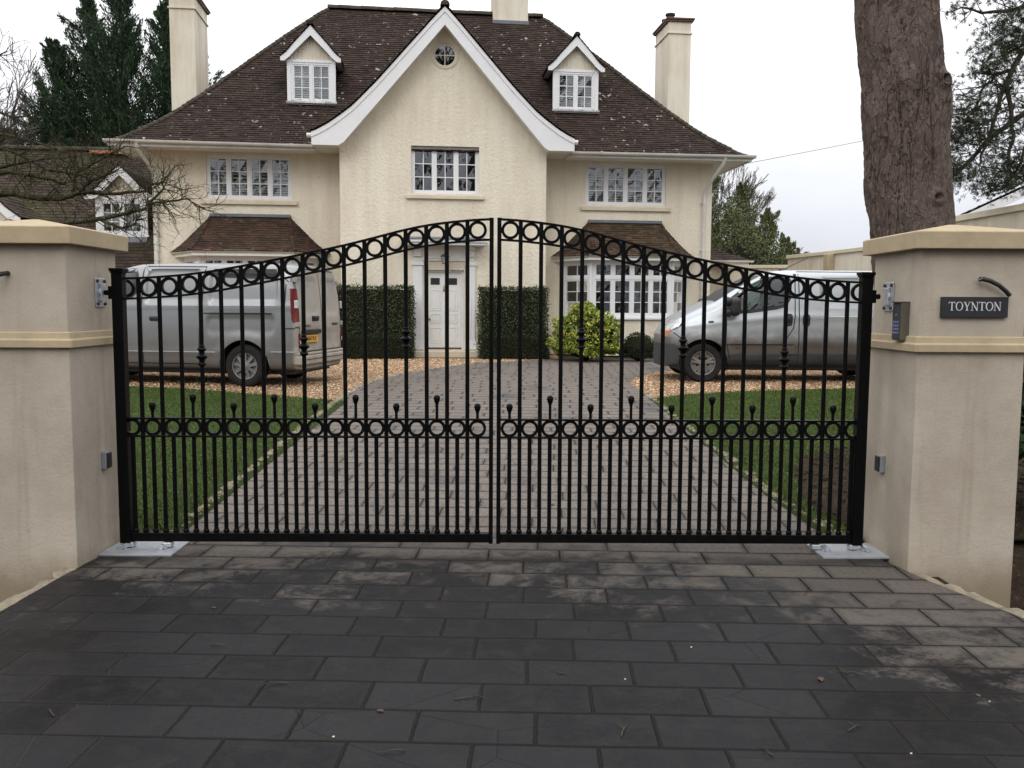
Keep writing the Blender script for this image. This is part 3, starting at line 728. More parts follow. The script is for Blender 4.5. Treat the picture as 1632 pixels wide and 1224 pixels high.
# name plate
t = empty('name_plate', (2.695, 5.088, 1.562), 0, 'dark slate plate lettered TOYNTON on the right pillar', 'name plate')
m = MB(); m.box(-.192, .192, -.022, 0, -.059, .059); m.build('slate', 'slate_sign', t, bevel=.002)
def serif_word(word, h):
    """letters drawn as thick and thin strokes with slab serifs; returns polygons in the x-z plane"""
    out = []; x = 0.; th, tn, sf = h * .135, h * .055, h * .045
    def bar(a, b, w):
        a, b = Vector(a), Vector(b); d = (b - a).normalized(); n = Vector((-d.y, d.x)) * w / 2; out.append([tuple(a + n), tuple(b + n), tuple(b - n), tuple(a - n)])
    def ser(cx, z, w, up):
        z0, z1 = (z, z + sf) if up else (z - sf, z); out.append([(cx - w / 2, z0), (cx + w / 2, z0), (cx + w / 2, z1), (cx - w / 2, z1)])
    for ch in word:
        if ch == 'T':
            w = h * .80; bar((x + w / 2, sf), (x + w / 2, h - sf), th); ser(x + w / 2, 0, h * .36, True); bar((x, h - sf), (x + w, h - sf), sf * 1.6); bar((x + sf * .5, h), (x + sf * .1, h * .78), sf); bar((x + w - sf * .5, h), (x + w - sf * .1, h * .78), sf)
        elif ch == 'O':
            w = h * .94; cx, cz = x + w / 2, h / 2; n = 36
            for k in range(n):
                a, b = 2 * PI * k / n, 2 * PI * (k + 1) / n
                f = lambda q, r: (cx + (w / 2 - (th if r else 0)) * math.cos(q + .0), cz + (h * .515 - (tn if r else 0)) * math.sin(q))
                out.append([f(a, 0), f(b, 0), f(b, 1), f(a, 1)])
        elif ch == 'Y':
            w = h * .86; bar((x + w / 2, 0), (x + w / 2, h * .46), th); ser(x + w / 2, 0, h * .36, True); bar((x + h * .13, h - sf), (x + w / 2 - th * .1, h * .42), th); bar((x + w - h * .13, h - sf), (x + w / 2 + th * .25, h * .42), tn); ser(x + h * .14, h, h * .34, False); ser(x + w - h * .13, h, h * .28, False)
        elif ch == 'N':
            w = h * .92; bar((x + h * .14, 0), (x + h * .14, h), tn); bar((x + w - h * .12, 0), (x + w - h * .12, h), tn); bar((x + h * .12, h - sf * .4), (x + w - h * .12, sf * .2), th); ser(x + h * .14, 0, h * .30, True); ser(x + w - h * .12, h, h * .30, False); ser(x + h * .06, h, h * .2, False)
        x += w + h * .075
    return out, x - h * .075
polys, W_ = serif_word('TOYNTON', .050)
m = MB(); sc = .302 / W_
for k, p in enumerate(polys): m.prism([(a * sc - .151 - .002, b - .020) for a, b in p], lambda a, b, d: (a, d, b), -.0242 - .00004 * (k % 7), -.0215)
m.build('lettering', 'sign_lettering', t)
for x in (-.172, .176): m = MB(); m.tube([(x, -.0222, .004), (x, -.0235, .004)], .004, 10); m.build('screw', 'black_plastic', t)

# ------------------------------------------------------------------ roof helpers
def interp(T, x):
    for (a, p), (b, q) in zip(T, T[1:]):
        if x <= b: return p + (q - p) * (x - a) / (b - a) if b > a else q
    return T[-1][1]
def tile_plane(mb, L, Rr, rows, w=.17, lift=.013, mi=0, base=1, jit=.005, outward=None):
    """plain tiles laid course by course on the strip between two edge curves L(t), R(t)"""
    K = 240; acc = [0.]; mids = [(Vector(L(i / K)) + Vector(Rr(i / K))) / 2 for i in range(K + 1)]
    Lp = [Vector(L(i / K)) for i in range(K + 1)]
    d0 = Vector(Rr(0)) - Vector(L(0)); d0.normalize()
    perp = [p - d0 * p.dot(d0) for p in mids]
    for i in range(K): acc.append(acc[-1] + (perp[i + 1] - perp[i]).length)
    def tt(a):
        a *= acc[-1]
        for i in range(K):
            if acc[i + 1] >= a: return (i + (a - acc[i]) / max(1e-9, acc[i + 1] - acc[i])) / K
        return 1.
    ts = [tt(i / rows) for i in range(rows + 1)]
    for i in range(rows):
        A0, B0, A1, B1 = (Vector(q) for q in (L(ts[i]), Rr(ts[i]), L(ts[i + 1]), Rr(ts[i + 1])))
        n = d0.cross(A1 - A0 - d0 * (A1 - A0).dot(d0)).normalized()
        if n.z < 0 or (abs(n.z) < 1e-4 and outward and n.dot(outward) < 0): n = -n
        e = .02
        mb.quad(A0 - n * e, B0 - n * e, B1 - n * e, A1 - n * e, base)
        a0, b0, a1, b1 = A0.dot(d0), B0.dot(d0), A1.dot(d0), B1.dot(d0)
        o0 = A0 - d0 * a0; o1 = A1 - d0 * a1; dn = (o0 - o1).normalized() * .012
        s = math.floor(a0 / w) * w + (w / 2 if i % 2 else 0) - w
        while s < b0:
            l_, r_ = max(s, a0), min(s + w - .004, b0)
            if r_ - l_ > .015:
                ul, ur = min(max(l_, a1), b1), max(min(r_, b1), a1)
                h1 = lift + RND.uniform(-jit, jit); h2 = h1 + RND.uniform(-.003, .003)
                p = [o0 + dn + d0 * l_ + n * h1, o0 + dn + d0 * r_ + n * h2, o1 + d0 * ur + n * .001, o1 + d0 * ul + n * .001]
                q = [o0 + dn + d0 * l_ - n * .018, o0 + dn + d0 * r_ - n * .018]
                mb.add(p + q, [(0, 1, 2, 3), (4, 5, 1, 0)], mi)
            s += w
def half_caps(mb, path, step, r0, r1, mi=0, n=8, arc=PI):
    """a run of overlapping half-round tiles along a path"""
    P = [Vector(p) for p in path]; segs = []; tot = 0
    for a, b in zip(P, P[1:]): segs.append((a, b, (b - a).length)); tot += (b - a).length
    k = max(1, round(tot / step))
    def at(s):
        for a, b, l in segs:
            if s <= l: return a.lerp(b, s / l)
            s -= l
        return P[-1]
    for i in range(k):
        a, b = at(tot * i / k), at(min(tot, tot * (i + 1) / k + .03)); d = (b - a).normalized(); side = d.cross(Vector((0, 0, 1))).normalized(); up = side.cross(d)
        j = RND.uniform(-.006, .006); vs = []
        for p, r in ((a, r0), (b, r1)):
            for q in range(n + 1):
                an = PI / 2 - arc / 2 + arc * q / n; vs.append(p + (side * math.cos(an) + up * math.sin(an)) * r + up * j)
        fs = [(q, q + 1, n + 2 + q, n + 1 + q) for q in range(n)] + [tuple(range(n + 1))[::-1], tuple(range(n + 1, 2 * n + 2))]
        mb.add(vs, fs, mi)

# ------------------------------------------------------------------ windows
def wall_grid(mb, u0, u1, z0, z1, v, holes, depth=.09, mi=0, dark=None, room=.7):
    us = sorted({u0, u1, *[q for h_ in holes for q in h_[:2]]}); zs = sorted({z0, z1, *[q for h_ in holes for q in h_[2:4]]})
    for a, b in zip(us, us[1:]):
        for c, d in zip(zs, zs[1:]):
            m_, n_ = (a + b) / 2, (c + d) / 2
            if any(h_[0] < m_ < h_[1] and h_[2] < n_ < h_[3] for h_ in holes): continue
            mb.quad((a, v, c), (b, v, c), (b, v, d), (a, v, d), mi)
    for h_ in holes:
        a, b, c, d = h_[:4]; e = v + depth
        for p, q in (((a, c), (b, c)), ((b, c), (b, d)), ((b, d), (a, d)), ((a, d), (a, c))):
            mb.quad((p[0], v, p[1]), (q[0], v, q[1]), (q[0], e, q[1]), (p[0], e, p[1]), mi)
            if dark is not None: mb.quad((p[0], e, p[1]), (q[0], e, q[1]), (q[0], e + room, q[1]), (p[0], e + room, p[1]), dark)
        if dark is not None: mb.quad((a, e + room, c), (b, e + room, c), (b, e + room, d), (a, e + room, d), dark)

def casement(parent, u0, u1, z0, z1, v, lights, cols, rows, off, fw=.055, transom=None, shutters=True, sill=None, fn=None, name='window', interior=None, mt='white_paint', leafs=2):
    """timber casement window: frame, mullions, sashes and glazing bars in one part; panes, shutters and sill below it"""
    F = fn or (lambda u, d, z: (u, d, z))
    class B(MB):
        def bb(s, a, b, d0, d1, c, d, mi=0):
            vs = [F(x, y, z) for x in (a, b) for y in (v + d0, v + d1) for z in (c, d)]
            s.add(vs, [(0, 1, 3, 2), (4, 6, 7, 5), (0, 4, 5, 1), (2, 3, 7, 6), (0, 2, 6, 4), (1, 5, 7, 3)], mi)
    m = B()
    m.bb(u0, u0 + fw, 0, .07, z0, z1); m.bb(u1 - fw, u1, 0, .07, z0, z1); m.bb(u0 + fw, u1 - fw, 0, .07, z1 - fw, z1); m.bb(u0 + fw, u1 - fw, -.012, .07, z0, z0 + fw * .9)
    bands = [(z0 + fw * .9, z1 - fw, rows)]
    if transom: bands = [(z0 + fw * .9, transom - .035, rows), (transom + .035, z1 - fw, 1)]; m.bb(u0 + fw, u1 - fw, -.004, .07, transom - .035, transom + .035)
    mw = .05; W = (u1 - u0 - 2 * fw - mw * (lights - 1)) / lights; cells = []
    for i in range(lights):
        a = u0 + fw + i * (W + mw); b = a + W
        if i < lights - 1: m.bb(b, b + mw, .004, .066, z0 + fw * .9, z1 - fw)
        for (c, d, rw) in bands:
            s_ = .038; m.bb(a, a + s_, .012, .055, c, d); m.bb(b - s_, b, .012, .055, c, d); m.bb(a + s_, b - s_, .012, .055, c, c + s_ * 1.2); m.bb(a + s_, b - s_, .012, .055, d - s_, d)
            ga, gb, gc, gd = a + s_, b - s_, c + s_ * 1.2, d - s_; gw = .021
            for k in range(1, cols): x = ga + (gb - ga) * k / cols; m.bb(x - gw / 2, x + gw / 2, .018, .048, gc, gd)
            for k in range(1, rw):
                z = gc + (gd - gc) * k / rw
                for q in range(cols):
                    xa = ga + (gb - ga) * q / cols + (gw / 2 if q else 0); xb = ga + (gb - ga) * (q + 1) / cols - (gw / 2 if q < cols - 1 else 0)
                    m.bb(xa, xb, .0185, .0475, z - gw / 2, z + gw / 2)
            cells.append((ga, gb, gc, gd))
    w = m.build(name, mt, parent, off=off)
    p = B()
    for ga, gb, gc, gd in cells:   # each pane sits a touch out of true, so no two reflect the same patch
        rr_ = 3 if gd - gc > .5 else 1
        for ci in range(cols):
            for ri in range(rr_):
                a, b = ga + (gb - ga) * ci / cols, ga + (gb - ga) * (ci + 1) / cols; c, d = gc + (gd - gc) * ri / rr_, gc + (gd - gc) * (ri + 1) / rr_
                t1, t2 = RND.uniform(-.0045, .0045), RND.uniform(-.0045, .0045)
                p.quad(F(a, v + .034 + t1, c), F(b, v + .034 - t1, c), F(b, v + .034 - t2, d), F(a, v + .034 + t2, d))
    p.build('pane', 'glass', w, off=off)
    if shutters:
        s_ = B(); d = v + .13
        for ga, gb, gc, gd in cells:
            lw = (gb - ga) / leafs
            for k in range(leafs):
                a, b = ga + k * lw - .01, ga + (k + 1) * lw + .01; st = .032
                s_.bb(a, a + st, .125, .15, gc - .02, gd + .02); s_.bb(b - st, b, .125, .15, gc - .02, gd + .02)
                mid = (gc + gd) / 2
                for z in (gc - .02, mid - .02, gd - .02): s_.bb(a + st, b - st, .126, .149, z, z + .04)
                z = gc + .035
                while z < gd - .03:
                    if abs(z + .01 - mid) > .035:
                        vs = [F(x, v + y, zz) for x in (a + st, b - st) for y, zz in ((.122, z), (.124, z - .007), (.152, z + .028), (.154, z + .035))]
                        s_.add(vs, [(0, 4, 5, 1), (1, 5, 6, 2)][0:1] + [(0, 2, 6, 4)] if False else [(0, 1, 5, 4), (1, 2, 6, 5), (2, 3, 7, 6), (3, 0, 4, 7)], 0)
                    z += .062
        s_.build('shutter', 'shutter_white', w, off=off)
    if sill:
        m = B(); a, b, c, d, pr = sill; m.bb(a, b, -pr, .02, c, d); m.build('sill', 'sill_stone', w, off=off, bevel=.008)
    return w

# ------------------------------------------------------------------ the house
GH = .30
HOUSE = empty('house', (-1.6196, 22.4, GH), R(6.3), 'cream roughcast house with brown tiled hipped roof and a tall white edged front gable', 'house')
HO = (0, 0, -GH)
def HB(mb, name, mats, parent=None, **k): return mb.build(name, mats, parent or HOUSE, off=HO, **k)

ZH = [(0, 5.43), (.045, 5.545), (.105, 5.79), (.18, 6.08), (.26, 6.44), (.41, 7.22), (.55, 7.99), (.71, 8.87), (.86, 9.66), (1, 10.38)]
def zh(t): return (interp(ZH, max(0, t - .02)) + interp(ZH, t) + interp(ZH, min(1, t + .02))) / 3
def t_of_z(z):
    lo, hi = 0., 1.
    for _ in range(40):
        k = (lo + hi) / 2
        if zh(k) < z: lo = k
        else: hi = k
    return lo
UE, UR, VD = 8.05, 3.18, 10.
hl = lambda t: (-UE + (UE - UR) * t, .06 + 4.94 * t, zh(t)); hr = lambda t: (UE - (UE - UR) * t, .06 + 4.94 * t, zh(t))
bl = lambda t: (-UE + (UE - UR) * t, VD - 5 * t, zh(t)); br = lambda t: (UE - (UE - UR) * t, VD - 5 * t, zh(t))
# walls
main_h = [(-5.93, -3.83, 4.24, 5.33), (3.79, 5.97, 4.26, 5.33)]
m = MB()
wall_grid(m, -7.25, -2.56, .3, 5.5, .8, [main_h[0]], .05, 0, 1); wall_grid(m, 2.61, 7.25, .3, 5.5, .8, [main_h[1]], .05, 0, 1)
for a, b in (((-7.25, .8), (-7.25, 9.2)), ((-7.25, 9.2), (7.25, 9.2)), ((7.25, 9.2), (7.25, .8))): m.quad((*a, .3), (*b, .3), (*b, 5.5), (*a, 5.5), 0)
HB(m, 'main_wall', ['cream_roughcast', 'dark_interior'])
OU = [(0, 8.80), (1.65, 6.95), (2.25, 6.34), (2.58, 6.09), (2.85, 5.90), (3.22, 5.70)]
ou = lambda u: (interp(OU, max(0, abs(u) - .08)) + interp(OU, abs(u)) + interp(OU, min(3.22, abs(u) + .08))) / 3
m = MB(); GCU = .03
wing_win = (-.80, .90, 4.37, 5.54); door_h = (-.49, .52, .457, 2.47)
wall_grid(m, -2.56, 2.61, .3, 5.56, 0, [wing_win], .11, 0, 1)
m2 = MB(); wall_grid(m2, -2.56, 2.61, .3, 5.56, 0, [wing_win, door_h], .11, 0, 1); m2.f = [f for f in m2.f]; m = m2
pts = [(-2.56, 5.56)] + [(2.61, 5.56)] + [(GCU + u, ou(u) - .06) for u in (2.5, 2.2, 1.8, 1.2, .6, 0, -.6, -1.2, -1.8, -2.2, -2.5)]
# gable with the round window cut out: a fan of strips around the opening
oc = (.045, 7.755); orr = .30
def ray_out(a):
    d = Vector((math.cos(a), math.sin(a))); best = 9
    for i in range(len(pts)):
        p, q = Vector(pts[i]), Vector(pts[(i + 1) % len(pts)]); e = q - p; den = d.x * e.y - d.y * e.x
        if abs(den) < 1e-9: continue
        w = p - Vector(oc); t_ = (w.x * e.y - w.y * e.x) / den; s_ = (w.x * d.y - w.y * d.x) / den
        if t_ > 0 and -1e-6 <= s_ <= 1 + 1e-6: best = min(best, t_)
    return (oc[0] + d.x * best, oc[1] + d.y * best)
angs = sorted([2 * PI * k / 64 for k in range(64)] + [math.atan2(p[1] - oc[1], p[0] - oc[0]) % (2 * PI) for p in pts])
for a, b in zip(angs, angs[1:] + [angs[0] + 2 * PI]):
    if b - a < 1e-6: continue
    i0, i1 = (oc[0] + orr * math.cos(a), oc[1] + orr * math.sin(a)), (oc[0] + orr * math.cos(b), oc[1] + orr * math.sin(b)); o0, o1 = ray_out(a), ray_out(b)
    m.quad((i0[0], 0, i0[1]), (i1[0], 0, i1[1]), (o1[0], 0, o1[1]), (o0[0], 0, o0[1]), 0)
    m.quad((i0[0], 0, i0[1]), (i1[0], 0, i1[1]), (i1[0], .06, i1[1]), (i0[0], .06, i0[1]), 0)
    m.quad((i0[0], .06, i0[1]), (i1[0], .06, i1[1]), (i1[0], .5, i1[1]), (i0[0], .5, i0[1]), 1)
m.quad((oc[0] - .4, .5, oc[1] - .4), (oc[0] + .4, .5, oc[1] - .4), (oc[0] + .4, .5, oc[1] + .4), (oc[0] - .4, .5, oc[1] + .4), 1)
for u in (-2.56, 2.61): m.quad((u, 0, .3), (u, .8, .3), (u, .8, 6.0), (u, 0, 6.0), 0)
HB(m, 'gable_wall', ['cream_roughcast', 'dark_interior'])
# main roof
m = MB()
tile_plane(m, hl, hr, 68, lift=.019); tile_plane(m, bl, hl, 68, lift=.019); tile_plane(m, hr, br, 68, lift=.019)
m.quad(bl(0), br(0), br(1), bl(1), 1)
HB(m, 'roof', ['roof_tile', 'under_tile'], fix=False)
m = MB()
for h_ in (hl, hr, bl, br): half_caps(m, [Vector(h_(i / 30)) + Vector((0, 0, -.015)) for i in range(31)], .17, .078, .062, n=6)
half_caps(m, [(-UR - .05, 5, 10.35), (UR + .05, 5, 10.35)], .33, .125, .12)
HB(m, 'ridge_tiles', 'ridge_tile', smooth=True)
# gable roof
m = MB(); vm = lambda z: 5 * t_of_z(z) + .45
for sg in (-1, 1):
    f0 = lambda t, sg=sg: (GCU + sg * 3.22 * (1 - t), -.46, ou(3.22 * (1 - t)) + .05)
    f1 = lambda t, sg=sg: (GCU + sg * 3.22 * (1 - t), max(.2, vm(ou(3.22 * (1 - t)) + .05)), ou(3.22 * (1 - t)) + .05)
    tile_plane(m, f0, f1, 52, lift=.019)
HB(m, 'gable_roof', ['roof_tile', 'under_tile'], fix=False)
m = MB(); half_caps(m, [(GCU, -.5, 8.80), (GCU, 3.9, 8.80)], .34, .115, .11); HB(m, 'gable_ridge', 'ridge_tile', smooth=True)
# bargeboards
for sg in (-1, 1):
    us = [0, .3, .6, .9, 1.2, 1.5, 1.65, 1.8, 2., 2.25, 2.45, 2.58, 2.75, 2.85, 3.05, 3.22]
    inn = lambda u: 8.36 - 1.163 * u
    out_ = [(GCU + sg * u, ou(u) + .005) for u in us]
    poly = out_ + [(GCU + sg * 3.22, 5.43), (GCU + sg * 2.53, 5.42)] + [(GCU + sg * u, inn(u)) for u in (2., 1.5, 1., .5, 0)]
    m = MB(); fq = lambda a, b, d: (a, d, b)
    # quads rather than one concave face
    tops = out_; bots = [(GCU + sg * u, max(5.425, inn(u))) for u in us]
    vs = []
    for (a, b), (c, d) in zip(tops, bots): vs += [(a, -.42, b), (a, -.36, b), (c, -.36, d), (c, -.42, d)]
    k = len(us); fs = [(4 * i + j, 4 * i + (j + 1) % 4, 4 * i + 4 + (j + 1) % 4, 4 * i + 4 + j) for i in range(k - 1) for j in range(4)] + [(0, 1, 2, 3), (4 * k - 1, 4 * k - 2, 4 * k - 3, 4 * k - 4)]
    m.add(vs, fs)
    vs = []
    for u in us:
        z = ou(u) + .012; vs += [(GCU + sg * u, -.44, z), (GCU + sg * u, -.4195, z), (GCU + sg * u, -.4195, z - .12), (GCU + sg * u, -.44, z - .12)]
    m.add(vs, fs)
    HB(m, 'bargeboard', 'white_paint')
    # soffit under the verge and boxed end
    m = MB(); vs = []
    for u in us: z = max(5.43, inn(u) + .05); vs += [(GCU + sg * u, -.37, z), (GCU + sg * u, .01, z)]
    m.add(vs, [(2 * i, 2 * i + 1, 2 * i + 3, 2 * i + 2) for i in range(k - 1)])
    m.quad((GCU + sg * 3.22, -.37, 5.43), (GCU + sg * 3.22, .3, 5.43), (GCU + sg * 3.22, .3, 5.75), (GCU + sg * 3.22, -.37, 5.7))
    m.quad((GCU + sg * 2.5, -.0, 5.428), (GCU + sg * 3.22, -.0, 5.428), (GCU + sg * 3.22, .8, 5.428), (GCU + sg * 2.5, .8, 5.428))
    HB(m, 'verge_soffit', 'off_white_paint')
    m = MB(); a, b = sorted((GCU + sg * 3.20, GCU + sg * 3.36)); m.lathe([(.055, a), (.055, b)], (0, -.12, 5.70), 'x', 12); HB(m, 'gutter_end', 'gutter_white', smooth=True)
# soffits, fascia, gutters
m = MB()
for a, b in ((-UE, -3.15), (3.2, UE)):
    m = MB(); m.quad((a, .03, 5.40), (b, .03, 5.40), (b, .82, 5.40), (a, .82, 5.40)); HB(m, 'soffit', 'off_white_paint')
for sg in (-1, 1):
    m = MB(); m.quad((sg * UE, .03, 5.401), (sg * 7.24, .03, 5.401), (sg * 7.24, 9.97, 5.401), (sg * UE, 9.97, 5.401)); HB(m, 'soffit', 'off_white_paint')
for a, b in ((-UE + .02, -3.19), (3.25, UE - .02)): m = MB(); m.box(a, b, .015, .04, 5.36, 5.47); HB(m, 'fascia', 'gutter_white')
for sg in (-1, 1): m = MB(); a, b = sorted((sg * (UE - .04), sg * (UE - .015))); m.box(a, b, .042, 9.96, 5.36, 5.47); HB(m, 'fascia', 'gutter_white')
def gutter(mb, p, q, r=.062, n=8):
    p, q = Vector(p), Vector(q); d = (q - p).normalized(); side = d.cross(Vector((0, 0, 1))).normalized(); vs = []
    for c in (p, q):
        for k in range(n + 1):
            an = PI + PI * k / n; vs.append(c + side * math.cos(an) * r + Vector((0, 0, 1)) * math.sin(an) * r * 1.15)
        for k in range(n + 1):
            an = 2 * PI - PI * k / n; vs.append(c + side * math.cos(an) * (r - .006) + Vector((0, 0, 1)) * math.sin(an) * (r - .006) * 1.15)
    N = 2 * n + 2; mb.add(vs, [(k, (k + 1) % N, N + (k + 1) % N, N + k) for k in range(N)] + [tuple(range(n + 1)), tuple(range(N, N + n + 1))])
for a, b in (((-UE - .06, -.045, 5.50), (-3.19, -.045, 5.48)), ((3.25, -.045, 5.48), (UE + .06, -.045, 5.50)), ((-UE - .045, .03, 5.50), (-UE - .045, 9.9, 5.48)), ((UE + .045, .03, 5.50), (UE + .045, 9.9, 5.48))):
    m = MB(); gutter(m, a, b); HB(m, 'gutter', 'gutter_white', smooth=True)
for pts_ in ([(-7.35, -.03, 5.44), (-7.35, .02, 5.30), (-7.24, .45, 5.02), (-7.17, .70, 4.85), (-7.16, .735, 4.6), (-7.16, .735, .32)], [(7.30, -.03, 5.44), (7.29, .05, 5.30), (7.13, .42, 4.95), (7.04, .70, 4.68), (7.02, .735, 4.5), (7.02, .735, .32)]):
    m = MB(); m.tube(pts_, .048, 10)
    for z in (4.35, 3.1, 1.6): m.lathe([(.056, z - .04), (.056, z + .04)], (pts_[-1][0], .735, 0), n=10); m.box(pts_[-1][0] - .08, pts_[-1][0] + .08, .77, .802, z - .02, z + .02)
    HB(m, 'downpipe', 'gutter_white', smooth=True)
# upstairs windows
casement(HOUSE, -5.93, -3.83, 4.24, 5.33, .85, 4, 2, 3, HO, sill=(-6.07, -3.68, 4.10, 4.20, .12))
casement(HOUSE, 3.79, 5.97, 4.26, 5.33, .85, 4, 2, 3, HO, sill=(3.66, 6.10, 4.11, 4.21, .12))
casement(HOUSE, -.80, .90, 4.37, 5.537, .10, 3, 2, 3, HO, shutters=False, sill=(-.93, 1.03, 4.235, 4.325, .17))
# round window
w = MB()
w.lathe([(.30, .02), (.27, .012), (.245, .02), (.245, .06), (.30, .06)], (oc[0], 0, oc[1]), 'y', 40, close=True)
w.lathe([(.335, -.018), (.30, -.02), (.30, .03), (.335, .0)], (oc[0], 0, oc[1]), 'y', 40, close=True)
w.box(oc[0] - .011, oc[0] + .011, .022, .05, oc[1] - .246, oc[1] + .246); w.box(oc[0] - .246, oc[0] - .011, .0222, .0498, oc[1] - .011, oc[1] + .011); w.box(oc[0] + .011, oc[0] + .246, .0222, .0498, oc[1] - .011, oc[1] + .011)
w = HB(w, 'round_window', 'cream_smooth', smooth=True)
p = MB(); n = 40; p.add([(oc[0] + .25 * math.cos(2 * PI * k / n), .038, oc[1] + .25 * math.sin(2 * PI * k / n)) for k in range(n)], [tuple(range(n))]); p.build('pane', 'glass', w, off=HO)
# front door
D = .11
m = MB(); m.box(-.49, -.43, D - .02, D + .08, .457, 2.47); m.box(.46, .52, D - .02, D + .08, .457, 2.47); m.box(-.43, .46, D - .02, D + .08, 2.41, 2.47); HB(m, 'door_frame', 'white_paint', bevel=.004)
m = MB(); m.box(-.43, .46, D + .02, D + .065, .50, 2.41)
pan = []
for x0, x1 in ((-.33, -.055), (.085, .36)):
    for z0, z1 in ((.62, 1.02), (1.16, 1.40), (1.40, 1.98)):
        if (z0, z1) == (1.16, 1.40): z0, z1 = 1.13, 1.36
        if (z0, z1) == (1.40, 1.98): z0, z1 = 1.44, 1.97
        pan.append((x0, x1, z0, z1))
for x0, x1, z0, z1 in pan:
    w_ = .022
    for q in ((x0, x1, z0, z0 + w_), (x0, x1, z1 - w_, z1), (x0, x0 + w_, z0 + w_, z1 - w_), (x1 - w_, x1, z0 + w_, z1 - w_)): m.box(q[0], q[1], D + .008, D + .0195, q[2], q[3])
    m.box(x0 + .05, x1 - .05, D + .012, D + .0195, z0 + .05, z1 - .05)
dr = HB(m, 'door', 'door_paint', bevel=.004)
for x0, x1 in ((-.32, -.09), (.12, .35)):
    m = MB(); m.box(x0, x1, D + .012, D + .0195, 2.10, 2.27); m.build('door_pane', 'black_plastic', dr, off=HO, bevel=.003)
m = MB(); m.lathe([(.001, -.055), (.022, -.05), (.03, -.035), (.022, -.02), (.012, -.012), (.026, .0)], (-.35, D + .02, 1.23), 'y', 14); m.build('door_knob', 'brass', dr, off=HO, smooth=True)
m = MB(); m.lathe([(.001, -.018), (.022, -.015), (.024, .0)], (-.40, D + .02, 1.58), 'y', 12); m.build('door_lock', 'galvanised', dr, off=HO, smooth=True)
m = MB(); m.tube([(.015, D + .0, 2.09), (.015, D - .02, 2.06), (.015, D - .015, 1.98), (.015, D + .005, 1.94)], [.018, .014, .016, .022], 10); m.build('door_knocker', 'brass', dr, off=HO, smooth=True)
m = MB(); m.box(-.43, .46, D - .03, D + .06, .458, .499); HB(m, 'door_threshold', 'wood_brown', bevel=.004)
for sg, (a, b) in ((-1, (-.79, -.50)), (1, (.53, .83))):
    m = MB(); m.box(a + .03, b - .03, -.07, -.001, .62, 2.58); m.box(a, b, -.09, -.001, .457, .66); m.box(a, b, -.10, -.001, 2.58, 2.64); m.box(a + .015, b - .015, -.085, -.001, 2.64, 2.69)
    m.box(a + .05, b - .05, -.10, -.001, 2.80, 3.06); m.box(a + .04, b - .04, -.16, -.001, 2.98, 3.06)
    for k in range(3): q = a + .075 + k * (b - a - .15) / 2; m.box(q - .018, q + .018, -.078, -.069, .75, 2.5)
    HB(m, 'pilaster', 'white_paint', bevel=.006)
m = MB(); m.box(-.74, .78, -.04, -.001, 2.695, 3.06); m.box(-.42, .45, -.055, -.041, 2.75, 3.0); HB(m, 'door_head', 'off_white_paint', bevel=.005)
m = MB(); m.box(-1.0, 1.04, -.50, -.001, 3.065, 3.125); m.box(-1.03, 1.07, -.54, -.001, 3.126, 3.20); HB(m, 'door_canopy', 'white_paint', bevel=.012)
m = MB(); m.box(-1.05, 1.09, -.56, -.001, 3.201, 3.215); m.add([(-1.05, -.56, 3.2151), (1.09, -.56, 3.2151), (1.0, -.002, 3.30), (-.96, -.002, 3.30), (1.09, -.002, 3.2151), (-1.05, -.002, 3.2151)], [(0, 1, 2, 3), (1, 4, 2), (0, 3, 5)]); HB(m, 'canopy_lead', 'lead')
m = MB(); m.box(-1.1, 1.15, -.55, -.001, .2, .44); HB(m, 'door_step', 'sill_stone', bevel=.012)
